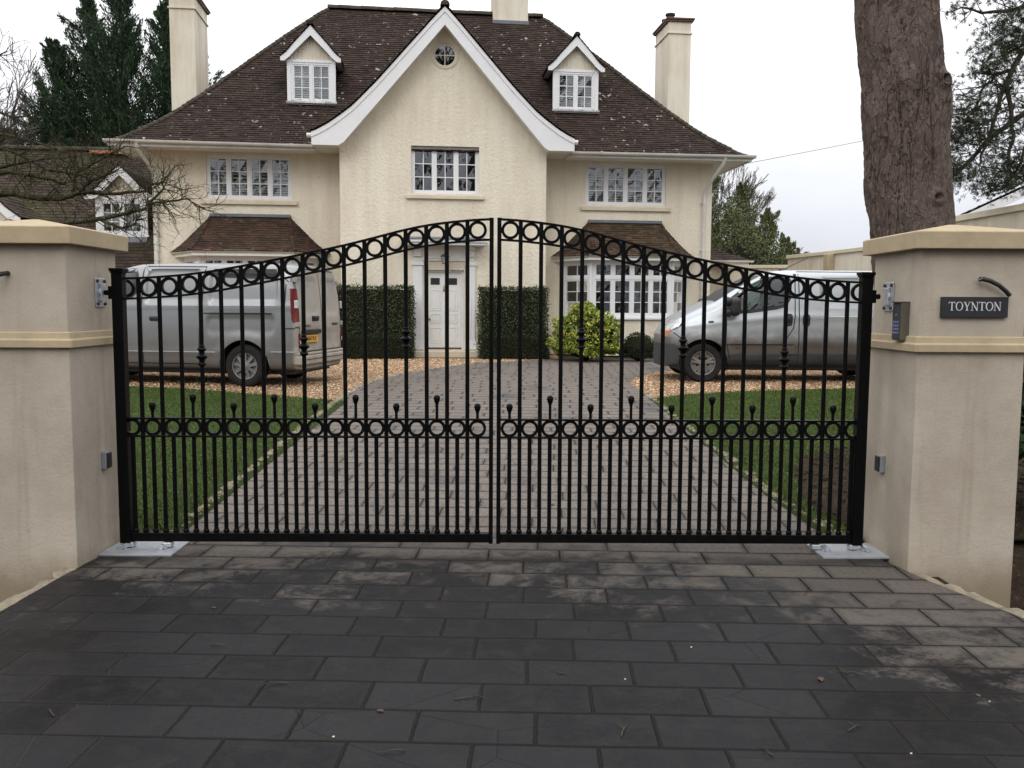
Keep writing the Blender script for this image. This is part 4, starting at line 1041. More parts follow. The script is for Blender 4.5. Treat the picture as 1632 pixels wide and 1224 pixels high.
# bay windows
for c, tile in ((-4.86, 'bay_tile'), (4.86, 'bay_tile_brown')):
    K = lambda u, v: (c + u, v)
    plan = [(-1.66, .8), (-1.07, -.1), (1.07, -.1), (1.66, .8)]
    m = MB()
    for (a, b), (p, q) in zip(plan, plan[1:]): m.quad((c + a, b, .3), (c + p, q, .3), (c + p, q, 1.24), (c + a, b, 1.24))
    HB(m, 'bay_wall', 'cream_roughcast')
    m = MB(); e = .05
    ps = [(-1.66 - .04, .8), (-1.07 - .035, -.1 - .07), (1.07 + .035, -.17), (1.70, .8)]
    vs = [(c + a, b, z) for z in (1.235, 1.30) for a, b in ps]; m.add(vs, [(0, 1, 2, 3), (7, 6, 5, 4)] + [(i, (i + 1) % 4, 4 + (i + 1) % 4, 4 + i) for i in range(4)]); HB(m, 'bay_sill', 'white_paint', bevel=.008)
    casement(HOUSE, c - 1.05, c + 1.05, 1.30, 2.75, -.1, 4, 2, 3, HO, fw=.07, transom=2.30, shutters=False, name='bay_window')
    for sg in (-1, 1):
        A = Vector((c + sg * 1.66, .79)); B = Vector((c + sg * 1.085, -.085))
        if sg > 0: A, B = B, A
        ax = (B - A).normalized(); ln = (B - A).length; nn = Vector((-ax.y, ax.x))
        fn = lambda u, d, z, A=A, ax=ax, nn=nn: (A.x + ax.x * u + nn.x * d, A.y + ax.y * u + nn.y * d, z)
        casement(HOUSE, .02, ln - .02, 1.30, 2.75, 0, 1, 2, 3, HO, fw=.08, transom=2.30, shutters=False, name='bay_window', fn=fn)
        m = MB(); m.tube([(c + sg * 1.075, -.075, 1.301), (c + sg * 1.075, -.075, 2.75)], .05, 8); HB(m, 'bay_post', 'white_paint')
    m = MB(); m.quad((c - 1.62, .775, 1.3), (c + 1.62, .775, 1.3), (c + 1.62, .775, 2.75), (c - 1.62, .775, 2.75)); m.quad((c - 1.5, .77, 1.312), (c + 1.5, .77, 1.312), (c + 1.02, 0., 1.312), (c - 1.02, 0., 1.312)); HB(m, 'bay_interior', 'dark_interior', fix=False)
    m = MB(); ZC = 2.75
    eav = [(-1.95, .8), (-1.22, -.36), (1.22, -.36), (1.95, .8)]
    vs = [(c + a, b, z) for z in (ZC, 2.86) for a, b in [(x * .975, y + (.02 if y < 0 else 0)) for x, y in eav]]; m.add(vs, [(0, 1, 2, 3), (7, 6, 5, 4)] + [(i, (i + 1) % 4, 4 + (i + 1) % 4, 4 + i) for i in range(4)]); HB(m, 'bay_fascia', 'off_white_paint')
    m = MB()
    for (a, b), (p, q) in zip(eav, eav[1:]): gutter(m, (c + a, b, 2.885), (c + p, q, 2.885), .05)
    HB(m, 'bay_gutter', 'gutter_white', smooth=True)
    prof = [(0, 2.875), (.2, 3.02), (.4, 3.20), (.7, 3.50), (1, 3.80)]
    zb = lambda t: interp(prof, t)
    W0, W1 = 1.25, .97
    h0 = lambda t: (c - (W0 + (W1 - W0) * t ** .8), -.40 + 1.19 * t, zb(t)); h1 = lambda t: (c + (W0 + (W1 - W0) * t ** .8), -.40 + 1.19 * t, zb(t))
    e0 = lambda t: (c - (1.99 + (W1 + .02 - 1.99) * t), .79, zb(t)); e1 = lambda t: (c + (1.99 + (W1 + .02 - 1.99) * t), .79, zb(t))
    m = MB(); tile_plane(m, h0, h1, 15, jit=.006); tile_plane(m, e0, h0, 15, jit=.006); tile_plane(m, h1, e1, 15, jit=.006)
    half_caps(m, [h0(i / 12) for i in range(13)], .12, .05, .04, n=6); half_caps(m, [h1(i / 12) for i in range(13)], .12, .05, .04, n=6)
    HB(m, 'bay_roof', [tile, 'under_tile'], fix=False)
    m = MB(); m.box(c - 1.0, c + 1.0, .70, .802, 3.78, 3.86); HB(m, 'bay_flashing', 'lead', bevel=.01)
# dormers
for c, sg in ((-3.40, -1), (3.68, 1)):
    vf = 1.82; w = .63; zb_, ze, za = 6.86, 8.00, 8.86
    m = MB()
    for s in (-1, 1):   # tile hung cheeks
        L_ = lambda t, s=s: (c + s * w, vf + .02, zb_ + (ze - zb_) * t); R_ = lambda t, s=s: (c + s * w, 5 * t_of_z(zb_ + (ze - zb_) * t) + .1, zb_ + (ze - zb_) * t)
        tile_plane(m, L_, R_, 10, outward=Vector((s, 0, 0)))
    # gable front boarding
    m.add([(c - w, vf + .03, ze - .02), (c + w, vf + .03, ze - .02), (c, vf + .03, za - .12)], [(0, 1, 2)], 2)
    d_ = HB(m, 'dormer', ['roof_tile', 'under_tile', 'cream_smooth'], fix=False)
    q = MB()
    for k in range(-5, 6):
        x = k * .105; zt_ = ze - .02 + (za - .1 - ze) * (1 - abs(x) / w)
        if zt_ > ze + .02: q.box(c + x - .004, c + x + .004, vf + .022, vf + .0295, ze - .02, zt_)
    q.build('boarding_bead', 'off_white_paint', d_, off=HO)
    q = MB()
    for x0, x1, z0, z1 in ((c - w, c - w + .1, zb_ + .06, ze), (c + w - .1, c + w, zb_ + .06, ze), (c - w + .1, c + w - .1, ze - .07, ze)): q.box(x0, x1, vf - .02, vf + .05, z0, z1)
    q.box(c - w - .03, c + w + .03, vf - .06, vf + .05, zb_, zb_ + .06); q.build('window_surround', 'white_paint', d_, off=HO, bevel=.005)
    win = casement(d_, c - w + .1, c + w - .1, zb_ + .06, ze - .07, vf - .005, 2, 2, 3, HO, fw=.05, shutters=False, name='window', leafs=2)
    s_ = MB(); d0 = vf + .10
    for k in range(4):
        a = c - w + .17 + k * ((2 * w - .34) / 4); b = a + (2 * w - .34) / 4 - .01
        s_.box(a, a + .03, d0, d0 + .025, zb_ + .12, ze - .1); s_.box(b - .03, b, d0, d0 + .025, zb_ + .12, ze - .1)
        z = zb_ + .14
        while z < ze - .13: s_.add([(x, y, zz) for x in (a + .03, b - .03) for y, zz in ((d0 - .004, z), (d0 - .002, z - .007), (d0 + .026, z + .028), (d0 + .028, z + .035))], [(0, 1, 5, 4), (1, 2, 6, 5), (2, 3, 7, 6), (3, 0, 4, 7)]); z += .062
    s_.build('shutter', 'shutter_white', d_, off=HO)
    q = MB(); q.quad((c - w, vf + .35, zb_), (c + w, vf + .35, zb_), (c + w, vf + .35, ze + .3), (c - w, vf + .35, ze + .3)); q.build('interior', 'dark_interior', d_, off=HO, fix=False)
    q = MB(); ovh = [(0, za), (.45, za - .49), (.62, za - .70), (.78, za - .83)]
    oz = lambda u: interp(ovh, u)
    for s in (-1, 1):
        f0 = lambda t, s=s: (c + s * .78 * (1 - t), vf - .16, oz(.78 * (1 - t)) + .03); f1 = lambda t, s=s: (c + s * .78 * (1 - t), 5 * t_of_z(oz(.78 * (1 - t))) + .25, oz(.78 * (1 - t)) + .03)
        tile_plane(q, f0, f1, 10)
    half_caps(q, [(c, vf - .19, za + .01), (c, 5 * t_of_z(za) + .2, za + .01)], .3, .09, .085)
    q.build('dormer_roof', ['roof_tile', 'under_tile'], d_, off=HO, fix=False)
    q = MB()
    for s in (-1, 1):
        us = [0, .2, .4, .55, .68, .78]; vs = []
        for u in us: vs += [(c + s * u, vf - .14, oz(u)), (c + s * u, vf - .10, oz(u)), (c + s * u, vf - .10, max(oz(.78) - .10, oz(u) - .26 + .09 * u)), (c + s * u, vf - .14, max(oz(.78) - .10, oz(u) - .26 + .09 * u))]
        k = len(us); q.add(vs, [(4 * i + j, 4 * i + (j + 1) % 4, 4 * i + 4 + (j + 1) % 4, 4 * i + 4 + j) for i in range(k - 1) for j in range(4)] + [(4 * k - 1, 4 * k - 2, 4 * k - 3, 4 * k - 4)])
        q.quad((c + s * .78, vf - .12, oz(.78) - .06), (c + s * (w - .01), vf - .12, oz(.78) - .06), (c + s * (w - .01), vf + 1.1, oz(.78) - .06), (c + s * .78, vf + 1.1, oz(.78) - .06))
    q.build('bargeboard', 'white_paint', d_, off=HO)
    q = MB(); tl = t_of_z(zb_); q.add([(c - w, vf - .03, zb_ + .0), (c + w, vf - .03, zb_), (c + w, vf - .20, zh((vf - .20) / 5) + .035), (c - w, vf - .20, zh((vf - .20) / 5) + .035)], [(0, 1, 2, 3)]); q.build('lead_apron', 'lead', d_, off=HO)
# chimneys
def chimney(u0, u1, v0, v1, z0, z1, cap=True, pots=(), shoulder=.28):
    m = MB(); m.box(u0, u1, v0, v1, z0, z1); c_ = HB(m, 'chimney', 'cream_smooth', bevel=.01)
    if cap:
        m = MB(); m.box(u0 - .035, u1 + .035, v0 - .035, v1 + .035, z1 - .36, z1 - .31); m.build('string_course', 'cream_smooth', c_, off=HO, bevel=.008)
        m = MB(); m.box(u0 - .06, u1 + .06, v0 - .06, v1 + .06, z1, z1 + .05); m.box(u0 - .09, u1 + .09, v0 - .09, v1 + .09, z1 + .051, z1 + .10); m.build('chimney_cap', 'wood_brown', c_, off=HO, bevel=.006)
    for pu, pv in pots:
        m = MB(); m.lathe([(.13, z1 + .1), (.13, z1 + .24), (.115, z1 + .27), (.12, z1 + .32), (.15, z1 + .34), (.15, z1 + .39), (.11, z1 + .40), (.10, z1 + .3)], (pu, pv, 0), n=16); m.build('chimney_pot', 'ridge_tile', c_, off=HO, smooth=True)
chimney(-7.58, -6.88, 4.2, 5.8, 5.2, 10.28)
chimney(6.96, 7.66, 4.2, 5.65, 5.2, 10.16, pots=((7.16, 4.75), (7.20, 5.3)))
chimney(1.68, 2.74, 4.72, 5.5, 9.9, 13.2, cap=False)
m = MB(); m.box(1.66, 2.76, 4.64, 4.719, 10.02, 10.13); HB(m, 'chimney_flashing', 'lead', bevel=.01)
# right side extension
m = MB(); wall_grid(m, 7.25, 8.95, .3, 2.9, 3.6, [(7.35, 7.85, 1.1, 2.4)], .06, 0, 1); m.quad((8.95, 3.6, .3), (8.95, 8, .3), (8.95, 8, 2.9), (8.95, 3.6, 2.9), 0); HB(m, 'side_extension', ['cream_roughcast', 'dark_interior'])
casement(HOUSE, 7.35, 7.85, 1.1, 2.4, 3.64, 1, 2, 3, HO, shutters=False)
m = MB(); ex = lambda t: (9.35 - 1.9 * t, 3.2 + 1.9 * t, 2.98 + 1.35 * t - .18 * math.sin(PI * t))
tile_plane(m, lambda t: (7.25, 3.2 + 1.9 * t, ex(t)[2]), ex, 15); tile_plane(m, ex, lambda t: (9.35 - 1.9 * t, 8.2, ex(t)[2]), 15); HB(m, 'extension_roof', ['annex_tile', 'under_tile'], fix=False)
m = MB(); m.box(7.26, 9.3, 3.24, 3.27, 2.82, 2.95); m.box(9.27, 9.30, 3.271, 8.2, 2.82, 2.95); m.quad((7.26, 3.27, 2.86), (9.28, 3.27, 2.86), (9.28, 8, 2.86), (7.26, 8, 2.86)); gutter(m, (7.26, 3.19, 2.97), (9.42, 3.19, 2.97), .055); HB(m, 'extension_fascia', 'gutter_white')
# lantern over the door
def H2W(u, v, z): return tuple(HOUSE.matrix_basis @ Vector((u, v, z - GH)))
C_ = H2W(.02, -.30, 2.62)
t = empty('hanging_lantern', C_, R(6.3), 'small glazed lantern hanging from the front door canopy', 'lantern')
m = MB(); m.tube([(0, 0, .17), (0, 0, .455)], .006, 6); m.build('chain', 'black_iron', t)
m = MB(); m.add([(s * a, q * a, z) for z, a in ((.0, .055), (.17, .09)) for s, q in ((-1, -1), (1, -1), (1, 1), (-1, 1))], [(0, 1, 5, 4), (1, 2, 6, 5), (2, 3, 7, 6), (3, 0, 4, 7)]); m.build('lantern_glass', 'glass', t)
m = MB()
for s, q in ((-1, -1), (1, -1), (1, 1), (-1, 1)): m.tube([(s * .055, q * .055, 0), (s * .09, q * .09, .17)], .006, 4)
m.lathe([(.13, .17), (.11, .185), (.05, .22), (.02, .24), (.001, .25)], n=4); m.box(-.06, .06, -.06, .06, -.012, 0); m.build('lantern_frame', 'dark_grey_plastic', t)
# outside tap / wall light by the wing corner
C_ = H2W(2.50, -.07, 2.0)
t = empty('wall_light', C_, R(6.3), 'small grey wall light by the right corner of the gable wall', 'wall light')
m = MB(); m.box(-.05, .05, 0, .068, -.09, .05); m.build('backplate', 'galvanised', t, bevel=.01)
m = MB(); m.lathe([(.03, -.02), (.055, .03), (.05, .10), (.02, .13)], (0, -.02, 0), n=12); m.build('lamp_head', 'sensor_grey', t, smooth=True)

# ------------------------------------------------------------------ annex on the left
AN = empty('annex', (-10.2, 22.6, GH), R(6.3), 'lower cream building left of the house with mossy tiles and an orange ridge', 'outbuilding')
def AB(mb, name, mats, parent=None, **k): return mb.build(name, mats, parent or AN, off=(0, 0, -GH), **k)
m = MB(); m.box(-9, 1.55, .6, 8, .3, 2.6); AB(m, 'annex_wall', 'cream_roughcast')
m = MB(); pr = [(0, 2.35), (.15, 2.95), (1, 6.12)]
az = lambda t: interp(pr, t)
tile_plane(m, lambda t: (-9.5, 4.4 * t, az(t)), lambda t: (1.62 - .5 * max(0, t - .6), 4.4 * t, az(t)), 44); m.quad((-9.5, 8.8, 2.35), (1.6, 8.8, 2.35), (1.4, 4.4, 6.1), (-9.5, 4.4, 6.1), 1)
AB(m, 'annex_roof', ['annex_tile', 'under_tile'], fix=False)
m = MB(); half_caps(m, [(-4.2, 4.4, 6.12), (-.3, 4.4, 6.12)], .33, .12, .115); half_caps(m, [(-9.5, 4.4, 6.10), (-4.2, 4.4, 6.10)], .33, .11, .105); AB(m, 'annex_ridge', 'ridge_tile', smooth=True)
m = MB(); half_caps(m, [(-1.7, 4.15, 6.0), (.9, 4.15, 6.0)], .33, .10, .095); AB(m, 'orange_ridge', 'orange_ridge', smooth=True)
for c, vf, zb_, ze, za in ((.05, 1.15, 3.42, 4.42, 5.22), (-2.95, .15, 2.5, 3.6, 4.55)):
    w = .66; sl = lambda z: 4.4 * max(0., (z - 2.42)) / 3.7
    m = MB()
    for s in (-1, 1): tile_plane(m, lambda t, s=s: (c + s * w, vf + .02, zb_ + (ze - zb_) * t), lambda t, s=s: (c + s * w, sl(zb_ + (ze - zb_) * t) + .3, zb_ + (ze - zb_) * t), 9, outward=Vector((s, 0, 0)))
    m.add([(c - w, vf + .03, ze - .02), (c + w, vf + .03, ze - .02), (c, vf + .03, za - .12)], [(0, 1, 2)], 2)
    d_ = AB(m, 'dormer', ['annex_tile', 'under_tile', 'cream_smooth'], fix=False)
    q = MB(); q.box(c - w, c - w + .1, vf - .02, vf + .05, zb_, ze); q.box(c + w - .1, c + w, vf - .02, vf + .05, zb_, ze); q.box(c - w + .1, c + w - .1, vf - .02, vf + .05, ze - .1, ze); q.box(c - w - .03, c + w + .03, vf - .05, vf + .05, zb_ - .06, zb_ - .001); q.build('window_surround', 'white_paint', d_, off=(0, 0, -GH))
    casement(d_, c - w + .1, c + w - .1, zb_, ze - .1, vf - .005, 2, 2, 3, (0, 0, -GH), shutters=False)
    q = MB(); q.quad((c - w, vf + .3, zb_), (c + w, vf + .3, zb_), (c + w, vf + .3, ze), (c - w, vf + .3, ze)); q.build('interior', 'curtain', d_, off=(0, 0, -GH), fix=False)
    q = MB(); oz = lambda u: za - 1.02 * u if u < .6 else za - .612 - .75 * (u - .6)
    for s in (-1, 1): tile_plane(q, lambda t, s=s: (c + s * .9 * (1 - t), vf - .16, oz(.9 * (1 - t)) + .03), lambda t, s=s: (c + s * .9 * (1 - t), sl(oz(.9 * (1 - t))) + .4, oz(.9 * (1 - t)) + .03), 9)
    q.build('dormer_roof', ['annex_tile', 'under_tile'], d_, off=(0, 0, -GH), fix=False)
    q = MB()
    for s in (-1, 1):
        us = [0, .3, .6, .75, .9]; vs = []
        for u in us: lo = max(oz(.9) - .06, oz(u) - .25); vs += [(c + s * u, vf - .14, oz(u)), (c + s * u, vf - .1, oz(u)), (c + s * u, vf - .1, lo), (c + s * u, vf - .14, lo)]
        k = len(us); q.add(vs, [(4 * i + j, 4 * i + (j + 1) % 4, 4 * i + 4 + (j + 1) % 4, 4 * i + 4 + j) for i in range(k - 1) for j in range(4)] + [(4 * k - 1, 4 * k - 2, 4 * k - 3, 4 * k - 4)])
    q.build('bargeboard', 'white_paint', d_, off=(0, 0, -GH))
    q = MB(); q.quad((c - w, vf - .05, zb_ - .06), (c + w, vf - .05, zb_ - .06), (c + w, vf - .22, zb_ - .22), (c - w, vf - .22, zb_ - .22)); q.build('lead_apron', 'lead', d_, off=(0, 0, -GH))

# ------------------------------------------------------------------ vans
def smooth01(x, a, b):
    t = max(0., min(1., (x - a) / (b - a))); return t * t * (3 - 2 * t)
def rrect(x, z, x0, x1, z0, z1, r, bl):
    """1 inside a rounded rectangle, fading out over bl"""
    cx, cz = (x0 + x1) / 2, (z0 + z1) / 2; dx, dz = abs(x - cx) - (x1 - x0) / 2 + r, abs(z - cz) - (z1 - z0) / 2 + r
    d = math.hypot(max(dx, 0), max(dz, 0)) + min(max(dx, dz), 0) - r
    return 1 - smooth01(d, -bl, 0)
SEC = [(.88, 0), (.95, .025), (.98, .07), (.995, .16), (1., .27), (1., .40), (.988, .52), (.962, .64), (.93, .76), (.892, .87), (.855, .925), (.79, .962), (.68, .983), (.45, .994), (.2, .999), (0, 1.)]
def section(n=58):
    out = []; L = [0.]
    for (a, b), (c, d) in zip(SEC, SEC[1:]): L.append(L[-1] + math.hypot(c - a, (d - b) * 1.7))
    for i in range(n + 1):
        s = L[-1] * i / n; k = max(j for j in range(len(SEC) - 1) if L[j] <= s + 1e-9); t = (s - L[k]) / (L[k + 1] - L[k])
        out.append((SEC[k][0] + (SEC[k + 1][0] - SEC[k][0]) * t, SEC[k][1] + (SEC[k + 1][1] - SEC[k][1]) * t))
    return out
def in2(p, poly): return inpoly(p, poly)
def make_van(label, loc, rz, P, group=None):
    T = empty('van', loc, rz, label, 'van', group)
    L, W, zb = P['L'], P['W'], P['zb']; sec = section(); n = len(sec)
    ztop = lambda x: sum(interp(P['top'], min(L, max(0, x + k))) for k in (-.05, -.025, 0, .025, .05)) / 5
    wid = lambda x: W * interp(P['wid'], x)
    def disp(x, z):
        d = 0.
        for r in P['recess']: d -= r[6] * rrect(x, z, *r[:6])
        for wx in P['wheels']:
            q = math.hypot(x - wx, z - P['wr']); d += .022 * smooth01(q, P['arch'] + .16, P['arch'] + .04) if q > P['arch'] - .05 else .022
        for z0, amp, wd in P['swage']:
            d += amp * math.exp(-((z - z0(x)) / wd) ** 2)
        return d
    x0_ = P.get('x0', 0.); xs_ = [x0_ + q for q in (0, .006, .015, .03, .05)]
    while xs_[-1] < L - .08: xs_.append(xs_[-1] + .024)
    xs_ += [L - .045, L - .025, L - .012, L - .004, L]
    rows = []
    for x in xs_:
        zt_, w = ztop(x), wid(x); e = 1.
        if x > L - .05: e = 1 - .035 * ((x - L + .05) / .05) ** 2
        row = []
        for fy, fz in sec:
            z = zb(x) + fz * (zt_ - zb(x)); y = fy * w * e
            if fy > .84: y += disp(x, z)
            xx = x + P['nose'] * (abs(y) / W) ** 2.6 * math.exp(-(x - x0_) / .38) * (1 if z < 1.35 else .5) - P['lean'] * max(0, z - 1.0) ** 1.5 * smooth01(x, L - .5, L) + P.get('rake', 0) * max(0, z - .7) * math.exp(-x / .25)
            row.append((xx, y, z))
        rows.append(row)
    vs = []; idx = {}
    def vid(i, j, s):
        if j == n - 1: s = 1
        k = (i, j, s)
        if k not in idx: p = rows[i][j]; idx[k] = len(vs); vs.append((p[0], p[1] * s, p[2]))
        return idx[k]
    fs = []
    for i in range(len(xs_) - 1):
        for j in range(n - 1):
            fs.append((vid(i, j, -1), vid(i + 1, j, -1), vid(i + 1, j + 1, -1), vid(i, j + 1, -1))); fs.append((vid(i, j, 1), vid(i, j + 1, 1), vid(i + 1, j + 1, 1), vid(i + 1, j, 1)))
    bvh = BVHTree.FromPolygons([Vector(v) for v in vs], fs)
    # end caps as grids so that the panels of the rear doors can be pressed in
    def cap(i, rear):
        m_ = 36; ids = []
        for j in range(n):
            p = rows[i][j]; line = []
            for k in range(m_ + 1):
                f = -1 + 2 * k / m_; y = p[1] * f
                if k == 0: line.append(vid(i, j, -1)); continue
                if k == m_: line.append(vid(i, j, 1)); continue
                x = p[0] + (.02 * (1 - f * f) if rear else -P['nose'] * (abs(p[1]) / W) ** 2.6 * (1 - abs(f) ** 2.6))
                if rear:
                    for r in P['rear_recess']: x -= r[6] * rrect(y, p[2], *r[:6])
                vs.append((x, y, p[2])); line.append(len(vs) - 1)
            ids.append(line)
        for j in range(n - 1):
            for k in range(m_): fs.append((ids[j][k], ids[j][k + 1], ids[j + 1][k + 1], ids[j + 1][k]))
    cap(0, False); cap(len(xs_) - 1, True)
    bvh2 = BVHTree.FromPolygons([Vector(v) for v in vs], fs)
    win = P['window']
    keep = []; mi = []; rim = set()
    for f in fs:
        c = sum((Vector(vs[k]) for k in f), Vector()) / len(f)
        if abs(c.y) > W * .6:
            if any(min(math.hypot(vs[k][0] - wx, vs[k][2] - P['wr']) for k in f) < P['arch'] - .006 for wx in P['wheels']): rim.update(f); continue
            if c.z > 1.0 and in2((c.x, c.z), win): continue
        keep.append(f); mi.append(1 if P['black'](c.x, c.z) else 0)
    used = set(k for f in keep for k in f)
    for k in used:   # pull the ragged rim of the arch on to a true circle
        v = vs[k]
        if abs(v[1]) > W * .6:
            for wx in P['wheels']:
                q = math.hypot(v[0] - wx, v[2] - P['wr'])
                if k in rim and q < P['arch'] + .06 or q < P['arch'] + .008: s_ = P['arch'] / max(q, .05); vs[k] = (wx + (v[0] - wx) * s_, v[1], P['wr'] + (v[2] - P['wr']) * s_)
    m = MB(); m.v = vs; m.f = keep; m.m = mi
    body = m.build('body', [P['paint'], 'dark_grey_plastic'], T, smooth=True, ang=38)
    def side(x, z, s=-1, off=.003):
        for k in range(30):   # slip down to the body where the outline runs past it
            h_ = bvh.ray_cast(Vector((x, s * 3, z - .01 * k)), Vector((0, -s, 0)))
            if h_[0]: return Vector((x, h_[0].y + s * off, z - .01 * k))
        return Vector((x, s * (W + off), z))
    def back(y, z, off=.003):
        h_ = bvh2.ray_cast(Vector((L + 2, y, z)), Vector((-1, 0, 0))); return Vector((h_[0].x + off, y, z)) if h_[0] else Vector((L, y, z))
    def ribbon(mb, pts, w, f, step=.04, mi=0):
        q = [Vector(pts[0])]
        for a, b in zip(pts, pts[1:]):
            a, b = Vector(a), Vector(b); k = max(1, int((b - a).length / step))
            q += [a.lerp(b, i / k) for i in range(1, k + 1)]
        vv = []
        for i, p in enumerate(q):
            d = (q[min(i + 1, len(q) - 1)] - q[max(i - 1, 0)]).normalized(); nn = Vector((-d.y, d.x)) * w / 2
            vv += [f(*(p + nn)), f(*(p - nn))]
        mb.add(vv, [(2 * i, 2 * i + 1, 2 * i + 3, 2 * i + 2) for i in range(len(q) - 1)], mi)
    def patch(mb, poly, f, mi=0, step=.05):
        bm = bmesh.new(); bm.faces.new([bm.verts.new((a, b, 0)) for a, b in poly]); x0, x1 = min(p[0] for p in poly), max(p[0] for p in poly); y0, y1 = min(p[1] for p in poly), max(p[1] for p in poly)
        k = x0 + step
        while k < x1: bmesh.ops.bisect_plane(bm, geom=bm.verts[:] + bm.edges[:] + bm.faces[:], plane_co=(k, 0, 0), plane_no=(1, 0, 0)); k += step
        k = y0 + step
        while k < y1: bmesh.ops.bisect_plane(bm, geom=bm.verts[:] + bm.edges[:] + bm.faces[:], plane_co=(0, k, 0), plane_no=(0, 1, 0)); k += step
        bm.verts.index_update(); mb.add([f(v.co.x, v.co.y) for v in bm.verts], [tuple(v.index for v in fc.verts) for fc in bm.faces], mi); bm.free()
    for s in (-1, 1):
        m = MB(); patch(m, win, lambda a, b, s=s: side(a, b, s, -.012)); w_ = m.build('side_window', 'van_glass', T, smooth=True)
        m = MB(); ribbon(m, win + [win[0], win[1]], .055, lambda a, b, s=s: side(a, b, s, .004)); m.build('window_rubber', 'black_plastic', w_, smooth=True)
    # windscreen
    m = MB(); x0, x1, hw = P['screen']; N_ = 10; vv = []
    for i in range(N_ + 1):
        for k in range(13):
            x = x0 + (x1 - x0) * i / N_; y = hw * (1 - .08 * i / N_) * (-1 + 2 * k / 12); h_ = bvh.ray_cast(Vector((x, y, 4)), Vector((0, 0, -1))); vv.append(h_[0] + Vector((-.004, 0, .006)))
    m.add(vv, [(i * 13 + k, i * 13 + k + 1, (i + 1) * 13 + k + 1, (i + 1) * 13 + k) for i in range(N_) for k in range(12)]); m.build('windscreen', 'black_plastic', T, smooth=True)
    for pts in P['seams']:
        for s in (-1, 1): m = MB(); ribbon(m, pts, .017, lambda a, b, s=s: side(a, b, s, .003)); m.build('door_seam', 'seam', T, fix=False)
    for pts in P['rear_seams']: m = MB(); ribbon(m, pts, .017, lambda a, b: back(a, b, .003)); m.build('door_seam', 'seam', T, fix=False)
    m = MB(); m.box(x0_ + .25, L - .15, -W * .80, W * .80, .20, .52); m.box(x0_ + .12, L - .1, -W * .45, W * .45, .24, .60)
    m.build('underbody', 'black_plastic', T, bevel=.02)
    for wx in P['wheels']:
        for s in (-1, 1):
            m = MB(); vv = []; k = 20
            for i in range(k + 1):
                a = PI * 1.2 * i / k - .1 * PI
                for y in (s * W * .985, s * W * .55): vv.append((wx + (P['arch'] + .002) * math.cos(a), y, P['wr'] + (P['arch'] + .002) * math.sin(a)))
            m.add(vv, [(2 * i, 2 * i + 1, 2 * i + 3, 2 * i + 2) for i in range(k)]); m.add([vv[2 * i + 1] for i in range(k + 1)], [tuple(range(k + 1))]); m.build('arch_liner', 'black_plastic', T, fix=False)
    for wx in P['wheels']:
        for s in (-1, 1):
            wr, tw = P['wr'], .105; cy = s * (W - .125)
            t_ = empty('wheel', (wx, cy, wr)); t_.parent = T
            m = MB(); pr = [(.205, -tw * .9), (.24, -tw), (.30, -tw), (wr - .012, -tw * .82), (wr, -tw * .6), (wr, tw * .6), (wr - .012, tw * .82), (.30, tw), (.24, tw), (.205, tw * .9)]
            m.lathe(pr, (0, 0, 0), 'y', 40, close=True); m.build('tyre', 'tyre', t_, smooth=True, ang=50)
            m = MB(); o_ = s * tw; m.lathe([(.207, o_ * .9), (.207, o_ * .98), (.193, o_ * .95), (.185, o_ * .55), (.10, o_ * .45), (.001, o_ * .45)], (0, 0, 0), 'y', 40)
            ns = P['spokes']
            for k in range(ns):
                for da in P['pair']:
                    a = 2 * PI * (k + .25) / ns + da; ca, sa = math.cos(a), math.sin(a); hw_ = P['spw']; q = []
                    for r, h_, ww in ((.045, .95, hw_ * 1.1), (.19, .86, hw_)):
                        for e in (-1, 1): q += [(r * ca - e * ww * sa, o_ * h_, r * sa + e * ww * ca), (r * ca - e * ww * sa, o_ * .46, r * sa + e * ww * ca)]
                    m.add(q, [(0, 2, 6, 4), (1, 5, 7, 3), (0, 4, 5, 1), (2, 3, 7, 6), (0, 1, 3, 2), (4, 6, 7, 5)])
            m.lathe([(.058, o_ * .5), (.058, o_ * .97), (.04, o_ * 1.02), (.001, o_ * 1.03)], (0, 0, 0), 'y', 20)
            m.build('rim', 'alloy_rim', t_, smooth=True, ang=35)
            m = MB(); m.lathe([(.183, o_ * .46), (.001, o_ * .44)], (0, 0, 0), 'y', 24); m.lathe([(.183, o_ * .47), (.06, o_ * .465)], (0, 0, 0), 'y', 24); m.build('brake_disc', 'black_plastic', t_)
    return T, side, back, ribbon, patch, bvh2

arc_pts = lambda cx, cz, r, a0, a1, n=6: [(cx + r * math.cos(a0 + (a1 - a0) * i / n), cz + r * math.sin(a0 + (a1 - a0) * i / n)) for i in range(n + 1)]
